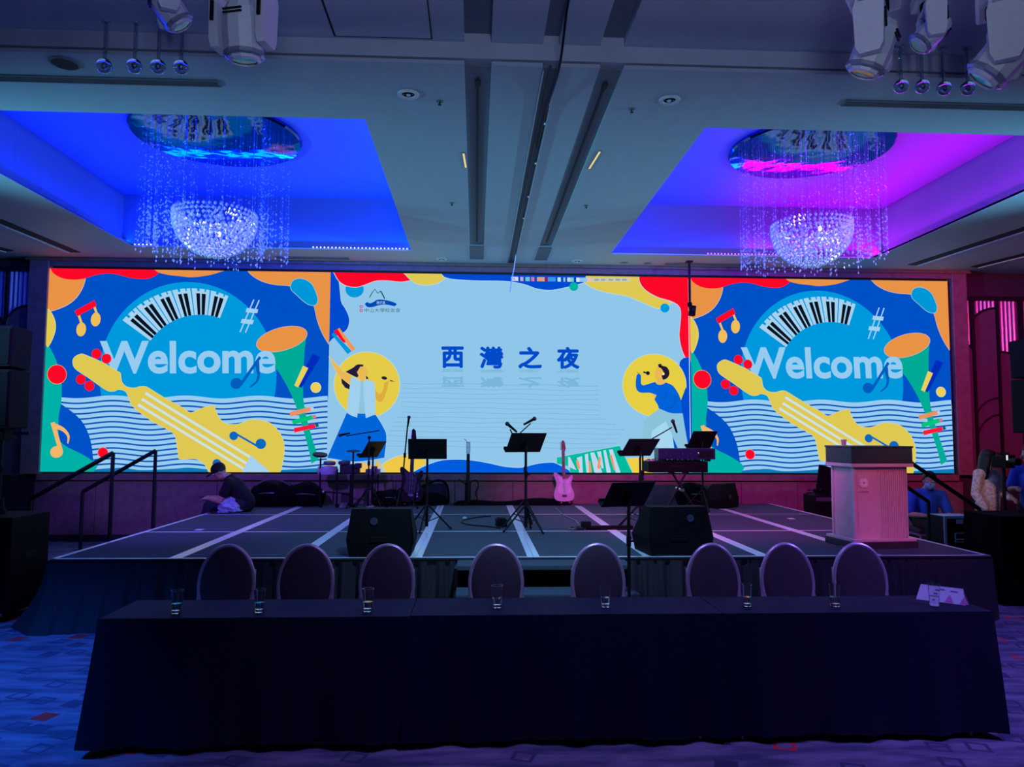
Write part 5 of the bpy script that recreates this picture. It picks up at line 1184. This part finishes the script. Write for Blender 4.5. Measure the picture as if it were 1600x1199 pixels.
# ------------------------------------------------------------------ moving-head lamps
def moving_head(px, py, Y, label, pan, tilt, s=1.0, cab=True, red=False):
    c = at(px, py, Y); g = thing('moving_lamp', label, 'stage lamp', (c.x, Y, ZN), pan); dz = c.z-ZN      # head pivot at dz
    zb = dz+.36*s
    MB().cyl((0, 0, 0), (0, 0, zb+.07*s), .024, n=10).build('hanging_clamp', BLACK, g)
    t = MB(); t.box((0, 0, zb), (.36*s, .30*s, .13*s), bev=.02*s); t.build('base_box', HEADW, g, smooth=False); MB().box((0, -.152*s, zb+.005), (.20*s, .012, .07*s), bev=.004).build('display', BLACK, g)
    t = MB(); t.cyl((0, 0, zb-.12*s), (0, 0, zb-.06*s), .10*s, n=18); t.build('swivel', PLAST, g)
    for sx in (-1, 1):
        t = MB(); t.prism([(x*s, z*s) for x, z in [(-.085, -.07), (-.06, -.12), (.06, -.12), (.085, -.07), (.095, .20), (.07, .27), (-.07, .27), (-.095, .20)]], .055*s, Matrix.Translation((sx*.165*s-.0275*s, 0, dz)) @ Matrix.Rotation(-PI/2, 4, 'Z') @ Matrix.Rotation(PI, 4, 'Z') @ Matrix.Translation((0, -.055*s if sx > 0 else -.055*s, 0)))
        t.build('yoke_arm', HEADW, g); MB().box((sx*.165*s, -.10*s, dz+.10*s), (.022*s, .012, .13*s)).build('arm_slot', BLACK, g)
    t = MB(); t.box((0, 0, zb-.115*s), (.385*s, .17*s, .06*s), bev=.02*s); t.build('yoke_bridge', HEADW, g)
    mt = Matrix.Translation((0, 0, dz)) @ Matrix.Rotation(tilt, 4, 'X')
    def hd(t, n, m, sm=True): t.bm.transform(mt); return t.build(n, m, g, smooth=sm)
    t = MB(); t.lathe([(0, .17*s), (.09*s, .165*s), (.115*s, .12*s), (.125*s, .0), (.12*s, -.14*s), (.10*s, -.19*s), (.085*s, -.20*s), (.085*s, -.19*s), (0, -.185*s)], 10); hd(t, 'lamp_head', HEADW, False)
    t = MB(); t.lathe([(0, -.188*s), (.084*s, -.19*s)], 18); hd(t, 'lens', mat('lens_glass', (30, 36, 60), .08, spec=1.0))
    t = MB(); t.lathe([(.126*s, -.14*s), (.131*s, -.14*s), (.131*s, -.165*s), (.112*s, -.175*s)], 10); hd(t, 'front_ring', mat('grey_ring', (140, 146, 160), .35, .3), False)
    for k in range(2):
        t = MB(); t.box((0, -.121*s, .075*s+.022*s*k), (.13*s, .012, .009*s)); hd(t, 'vent_slot', BLACK, False)
    for k in range(4):
        t = MB(); t.box((-.03*s+.02*s*k, .118*s, .05*s), (.008*s, .012, .08*s)); hd(t, 'vent_slot', BLACK, False)
    if cab:
        for k in range(2): MB().tube(smooth_open([(.05*s+.05*k, 0, zb+.07*s), (.14*s+.05*k, -.05, zb+.10*s), (.22*s+.03*k, -.02, zb+.22*s), (.18*s, 0, -.01)]), .008, 6).build('power_cable', BLACK, g)
    if red: MB().sph((.10*s, -.14*s, zb-.02), .012*s, n=8).build('red_indicator', emit('red_led', (255, 60, 90), 2), g)
    return g
moving_head(263, 10, 4.6, 'white moving lamp at the upper left, cut by the top edge, tilted to the right', -1.15, .65, .72)
moving_head(380, 48, 4.35, 'white moving lamp hanging nearest the left group of glass pendants, lens down', -.25, .15, .92)
moving_head(1366, 72, 4.35, 'white moving lamp at the left of the three upper right ones', .9, .4, .92)
moving_head(1456, 50, 4.6, 'smaller white moving lamp with red indicator between two larger ones', 1.25, .8, .66, red=True)
moving_head(1572, 82, 4.2, 'large white moving lamp at the upper right corner', .95, .75, 1.0)

# ------------------------------------------------------------------ people
SKIN = mat('skin', (196, 146, 122), .55, var=.04); HAIR = mat('black_hair', (16, 12, 12), .5, var=.3, scale=120, bump=.6)
def remesh(t, name, m, parent, vox=.009, sm=6):
    me = bpy.data.meshes.new(name); bmesh.ops.triangulate(t.bm, faces=t.bm.faces); t.bm.to_mesh(me); t.bm.free()
    o = bpy.data.objects.new(name, me); COL.objects.link(o)
    r = o.modifiers.new('r', 'REMESH'); r.mode = 'VOXEL'; r.voxel_size = vox; s = o.modifiers.new('s', 'SMOOTH'); s.factor = .5; s.iterations = sm
    bpy.context.view_layer.update(); dg = bpy.context.evaluated_depsgraph_get()
    nm = bpy.data.meshes.new_from_object(o.evaluated_get(dg)); o.modifiers.clear(); o.data = nm; bpy.data.meshes.remove(me); nm.name = name
    nm.materials.clear(); nm.materials.append(m)
    for p in nm.polygons: p.use_smooth = True
    o.parent = parent; return o
def person(label, loc, rz, J, shirt, pants, shoe, hair='short', hair_len=.0, sleeve=.5, mask=None, cap=None, s=1.0):
    g = thing('person', label, 'person', loc, rz); V = {k: Vector(v)*s for k, v in J.items()}
    h = V['head']; fw = Vector(J.get('face', (0, -1, 0))).normalized(); side = fw.cross(Vector((0, 0, 1))).normalized(); up = side.cross(fw).normalized()
    if up.z < 0: up = -up
    hm = Matrix((side, -fw, up)).transposed().to_4x4(); HM = Matrix.Translation(h) @ hm       # local head space: x side, -y forward, z up
    def hs(t, c, r, sc):
        bmesh.ops.create_uvsphere(t.bm, u_segments=16, v_segments=10, radius=r, matrix=HM @ Matrix.Translation(c) @ Matrix.Diagonal((*sc, 1)))
    t = MB()
    hs(t, (0, .005, .02), .1*s, (.78, .98, 1.05)); hs(t, (0, -.025*s, -.055*s), .065*s, (.88, .95, .95)); hs(t, (0, -.105*s, -.012*s), .018*s, (.8, 1.0, 1.5)); hs(t, (0, -.083*s, -.062*s), .022*s, (1.3, .6, .5))
    for sx in (-1, 1): hs(t, (sx*.078*s, .01*s, -.005*s), .028*s, (.4, .7, 1.1))
    t.cap(V['neck'], h+up*-.05*s, .056*s, .052*s)
    t.cap(V['chest'], V['neck'], .13*s, .065*s); t.cap(V['belly'], V['chest'], .125*s, .135*s); t.cap(V['pelvis'], V['belly'], .135*s, .125*s)
    for q in 'LR':
        sh, el, wr = V['sho'+q], V['elb'+q], V['wri'+q]
        t.cap(V['chest']+(V['neck']-V['chest'])*.55, sh, .075*s, .06*s); t.cap(sh, el, .055*s, .042*s); t.cap(el, wr, .042*s, .03*s)
        d = (wr-el).normalized(); fd = Vector(J.get('hand'+q, d)).normalized(); sd = fd.cross(Vector((0, 0, 1))); sd = sd.normalized() if sd.length > .1 else Vector((1, 0, 0)); pn = sd.cross(fd)
        t.cap(wr, wr+fd*.06*s, .028*s, .032*s)
        for k, L in enumerate((.066, .078, .073, .055)):
            b0 = wr+fd*.075*s+sd*(-.027+.018*k)*s; b1 = b0+(fd*.8-pn*.35)*L*.5*s; b2 = b1+(fd*.45-pn*.8)*L*.5*s
            t.cap(b0, b1, .0095*s, .009*s, 8); t.cap(b1, b2, .009*s, .008*s, 8)
        b0 = wr+fd*.03*s-sd*.03*s; b1 = b0+(fd*.6-sd*.7)*.035*s; t.cap(b0, b1, .012*s, .010*s, 8); t.cap(b1, b1+(fd*.9-pn*.2)*.03*s, .010*s, .009*s, 8)
        hp, kn, an, to = V['hip'+q], V['kne'+q], V['ank'+q], V['toe'+q]
        t.cap(V['pelvis'], hp, .12*s, .095*s); t.cap(hp, kn, .088*s, .056*s); t.cap(kn, kn*.55+an*.45, .055*s, .056*s); t.cap(kn*.55+an*.45, an, .056*s, .036*s); t.cap(an, to, .036*s, .026*s)
    remesh(t, 'body', SKIN, g)
    t = MB(); o_ = .014*s
    t.cap(V['chest'], V['neck']+(V['chest']-V['neck'])*.25, .135*s+o_, .075*s+o_); t.cap(V['belly'], V['chest'], .135*s+o_, .138*s+o_); t.cap(V['pelvis'], V['belly'], .14*s+o_, .132*s+o_)
    for q in 'LR':
        sh, el, wr = V['sho'+q], V['elb'+q], V['wri'+q]; t.cap(V['chest']+(V['neck']-V['chest'])*.5, sh, .08*s+o_, .064*s+o_)
        if sleeve <= .5: t.cap(sh, sh+(el-sh)*sleeve*1.6, .06*s+o_, .058*s+o_)
        else: t.cap(sh, el, .058*s+o_, .048*s+o_); t.cap(el, el+(wr-el)*.9, .048*s+o_, .04*s+o_)
    remesh(t, 'shirt', shirt, g, .011, 4)
    t = MB(); o_ = .012*s; t.sph(V['pelvis'], .14*s+o_*.5, n=16)
    for q in 'LR':
        hp, kn, an = V['hip'+q], V['kne'+q], V['ank'+q]; t.cap(V['pelvis'], hp, .122*s+o_*.5, .098*s+o_*.5); t.cap(hp, kn, .09*s+o_, .062*s+o_); t.cap(kn, an+(kn-an)*.08, .06*s+o_, .048*s+o_)
    remesh(t, 'trousers', pants, g, .011, 4)
    for q in 'LR':
        t = MB(); d = (V['toe'+q]-V['ank'+q]); t.cap(V['ank'+q]+Vector((0, 0, -.03*s)), V['toe'+q], .044*s, .036*s); remesh(t, 'shoe', shoe, g, .012, 3)
    for sx in (-1, 1):
        t = MB(); hs(t, (sx*.031*s, -.083*s, .018*s), .0125*s, (1, .7, 1)); t.build('eye', mat('eye', (235, 232, 228), .2), g, smooth=True)
        t = MB(); hs(t, (sx*.031*s, -.0905*s, .018*s), .006*s, (1, .6, 1)); t.build('iris', mat('iris', (20, 14, 12), .2), g, smooth=True)
    t = MB()
    hs(t, (0, .022*s, .045*s), .102*s, (.86, .98, .98)); hs(t, (0, -.035*s, .092*s), .06*s, (1.1, .7, .55))
    for sx in (-1, 1): hs(t, (sx*.066*s, .02*s, .03*s), .05*s, (.5, .8, 1.1))
    if hair == 'long':
        for k in range(7):
            a = PI*(k/6); t.cap(HM @ Vector((.078*s*math.cos(a), (.03+.055*math.sin(a))*s, .02*s)), HM @ Vector((.088*s*math.cos(a), (.05+.06*math.sin(a))*s, -.24*s-hair_len)), .045*s, .032*s, 10)
    remesh(t, 'hair', HAIR, g, .009, 3)
    if mask:
        t = MB(); hs(t, (0, -.052*s, -.045*s), .07*s, (.98, .82, .80)); remesh(t, 'face_mask', mask, g, .007, 3)
    if cap:
        t = MB(); hs(t, (0, .012*s, .055*s), .108*s, (.88, 1.0, .82)); hs(t, (0, -.12*s, .05*s), .075*s, (.95, 1.0, .2)); remesh(t, 'cap', cap, g, .009, 3)
    return g
BT = mat('black_cotton', (14, 14, 18), .9, bump=.2, scale=80); BJ = mat('dark_trousers', (24, 28, 44), .85, bump=.2, scale=80); BLS = mat('blue_cotton', (30, 84, 196), .8, var=.06, bump=.15, scale=60)
PKS = mat('pale_pink_floral_cotton', (232, 186, 172), .75, var=.42, scale=34); TAN = mat('tan_trousers', (200, 128, 108), .8); SHOE = mat('dark_shoe', (26, 26, 30), .6); MASKM = mat('blue_face_mask', (120, 190, 225), .7, var=.03)
# on the left stage edge, bent over, facing left
J = dict(head=(0, -.33, .58), neck=(0, -.20, .50), chest=(0, -.12, .36), belly=(0, .0, .20), pelvis=(0, .04, .13), shoL=(.17, -.17, .42), shoR=(-.17, -.17, .42), elbL=(.21, -.27, .17), elbR=(-.21, -.27, .17), wriL=(.10, -.44, .20), wriR=(-.10, -.44, .20), handL=(-.3, -1, .0), handR=(.3, -1, .0),
         hipL=(.09, -.02, .11), hipR=(-.09, -.02, .11), kneL=(.12, -.44, .10), kneR=(-.12, -.44, .10), ankL=(.12, -.56, -.32), ankR=(-.12, -.56, -.32), toeL=(.12, -.72, -.37), toeR=(-.12, -.72, -.37), face=(0, -.8, -.62))
p = at(378, 798, 11.15)
person('person in black cap and black shirt sitting bent over on the left stage edge', (p.x, 11.15, ZS), -PI/2+.15, J, BT, BJ, SHOE, cap=BT, sleeve=.35)
ph = thing('phone', 'dark phone held in the lap of the person on the stage edge', 'phone', (p.x-.53, 11.12, ZS+.215), -PI/2)
MB().box((0, 0, 0), (.075, .15, .009), bev=.003).build('phone_body', BLACK, ph); MB().box((0, 0, .0052), (.066, .136, .001)).build('phone_screen', mat('dim_screen', (30, 36, 60), .15), ph)
# seated behind the lectern
zs = .46
J = dict(head=(0, -.13, zs+.66), neck=(0, -.05, zs+.54), chest=(0, -.02, zs+.38), belly=(0, .0, zs+.20), pelvis=(0, .03, zs+.11), shoL=(.19, -.03, zs+.46), shoR=(-.19, -.03, zs+.46), elbL=(.26, -.10, zs+.20), elbR=(-.26, -.10, zs+.20), wriL=(.14, -.32, zs+.20), wriR=(-.12, -.32, zs+.20), handL=(-.6, -.8, 0), handR=(.6, -.8, 0),
         hipL=(.10, -.02, zs+.09), hipR=(-.10, -.02, zs+.09), kneL=(.14, -.45, zs+.08), kneR=(-.14, -.45, zs+.08), ankL=(.13, -.46, .09), ankR=(-.13, -.46, .09), toeL=(.14, -.62, .035), toeR=(-.14, -.62, .035), face=(-.35, -1, -.22))
p = at(1447, 790, 10.2)
person('seated person in blue shirt and pale blue face mask, right of the lectern', (p.x, 10.2, 0), -.15, J, BLS, BT, SHOE, mask=MASKM, sleeve=.5)
dup(ch0, (p.x+.02, 10.42, 0), -.12, 'oval-backed banquet chair under the seated person in the face mask', 'chair by the side stairs')
# standing woman
J = dict(head=(0, -.03, 1.585), neck=(0, .01, 1.44), chest=(0, .01, 1.26), belly=(0, 0, 1.06), pelvis=(0, .02, .92), shoL=(.165, .01, 1.38), shoR=(-.165, .01, 1.38), elbL=(.22, .0, 1.12), elbR=(-.22, .03, 1.10), wriL=(.16, -.20, 1.06), wriR=(-.20, -.10, .90), hipL=(.09, .02, .88), hipR=(-.09, .02, .88), kneL=(.10, -.01, .48), kneR=(-.10, -.01, .48), ankL=(.10, .03, .09), ankR=(-.10, .03, .09), toeL=(.11, -.13, .035), toeR=(-.11, -.13, .035), face=(.75, -.65, -.1))
Yw_ = 9.3; p = at(1543, 740, Yw_)
person('standing woman with long dark hair in a pale pink floral top', (p.x, Yw_, 0), .35, J, PKS, TAN, SHOE, hair='long', hair_len=.02, sleeve=.9, s=.915)
p = at(1600, 740, 9.3)
J2 = dict(J); J2['face'] = (-.9, -.3, -.15); J2['wriR'] = (-.14, -.26, 1.14); J2['elbR'] = (-.24, -.04, 1.12)
person('standing person in a blue shirt at the right edge, mostly behind the speaker pole', (p.x+.10, 9.3, 0), -.8, J2, BLS, BJ, SHOE, sleeve=.5, s=.95)
# video camera on tripod
p = at(1567, 722, 8.75); g = thing('video_camera', 'black video camera with small white light on a tripod beside the standing woman', 'camera', (p.x, 8.75, 0)); zc_ = p.z
MB().box((0, 0, zc_), (.12, .26, .14), bev=.015).build('camera_body', PLAST, g); MB().cyl((0, -.13, zc_+.01), (0, -.26, zc_+.01), .045, n=14).build('lens_barrel', BLACK, g); MB().box((.10, -.02, zc_+.05), (.09, .012, .07), bev=.003).build('side_screen', mat('dim_screen', (30, 36, 60), .15), g)
MB().box((-.045, -.135, zc_+.055), (.014, .012, .06)).build('lamp', emit('white_indicator', (230, 230, 240)), g); MB().box((0, 0, zc_+.10), (.03, .18, .03), bev=.01).build('top_handle', PLAST, g)
MB().cyl((0, 0, .75), (0, 0, zc_-.07), .02, n=8).build('centre_column', BLACK, g)
for k in range(3):
    a = .6+2*PI*k/3; MB().tube([(0, 0, .85), (.36*math.cos(a), .36*math.sin(a), .01)], .014, 6).build('leg', BLACK, g)

# shared group names of the repeats
GROUPS = {'glass_pendant': 'glass ball pendants at the ceiling step', 'downlight': 'white ring downlights', 'sprinkler': 'ceiling sprinklers', 'moving_lamp': 'white moving lamps at the ceiling',
          'music_stand': 'black music stands', 'microphone': 'stage microphones', 'microphone_stand': 'stage microphone stands', 'wedge_monitor': 'black wedge monitors', 'chandelier': 'crystal chandeliers in the coffers',
          'led_screen': 'LED screens on the rear wall', 'covered_table': 'cloth-covered tables of the long row', 'linear_vent': 'long ceiling vents', 'equipment_bag': 'soft bags on the stage', 'column_speaker': 'tall loudspeakers on poles',
          'slot_diffuser': 'air slots in the ceiling grooves', 'side_stairs': 'side stairs of the stage', 'light_streak': 'painted amber light streaks', 'track_slot': 'ceiling side slots', 'electric_guitar': 'electric guitars on floor stands', 'guitar_stand': 'guitar floor stands',
          'arched_wall_panel': 'arched panels beside the screens', 'ceiling_disc': 'flat ceiling discs', 'speaker_pole': 'speaker poles', 'paper_scrap': 'paper scraps on the stage', 'led_tape': 'LED rows of the coffers'}
for o in COL.objects:
    k = o.name.split('.')[0]
    if o.parent is None and k in GROUPS and 'label' in o: o['group'] = GROUPS[k]
    if o.name.startswith('banquet_chair') and o.get('group') == 'chair by the side stairs': del o['group']
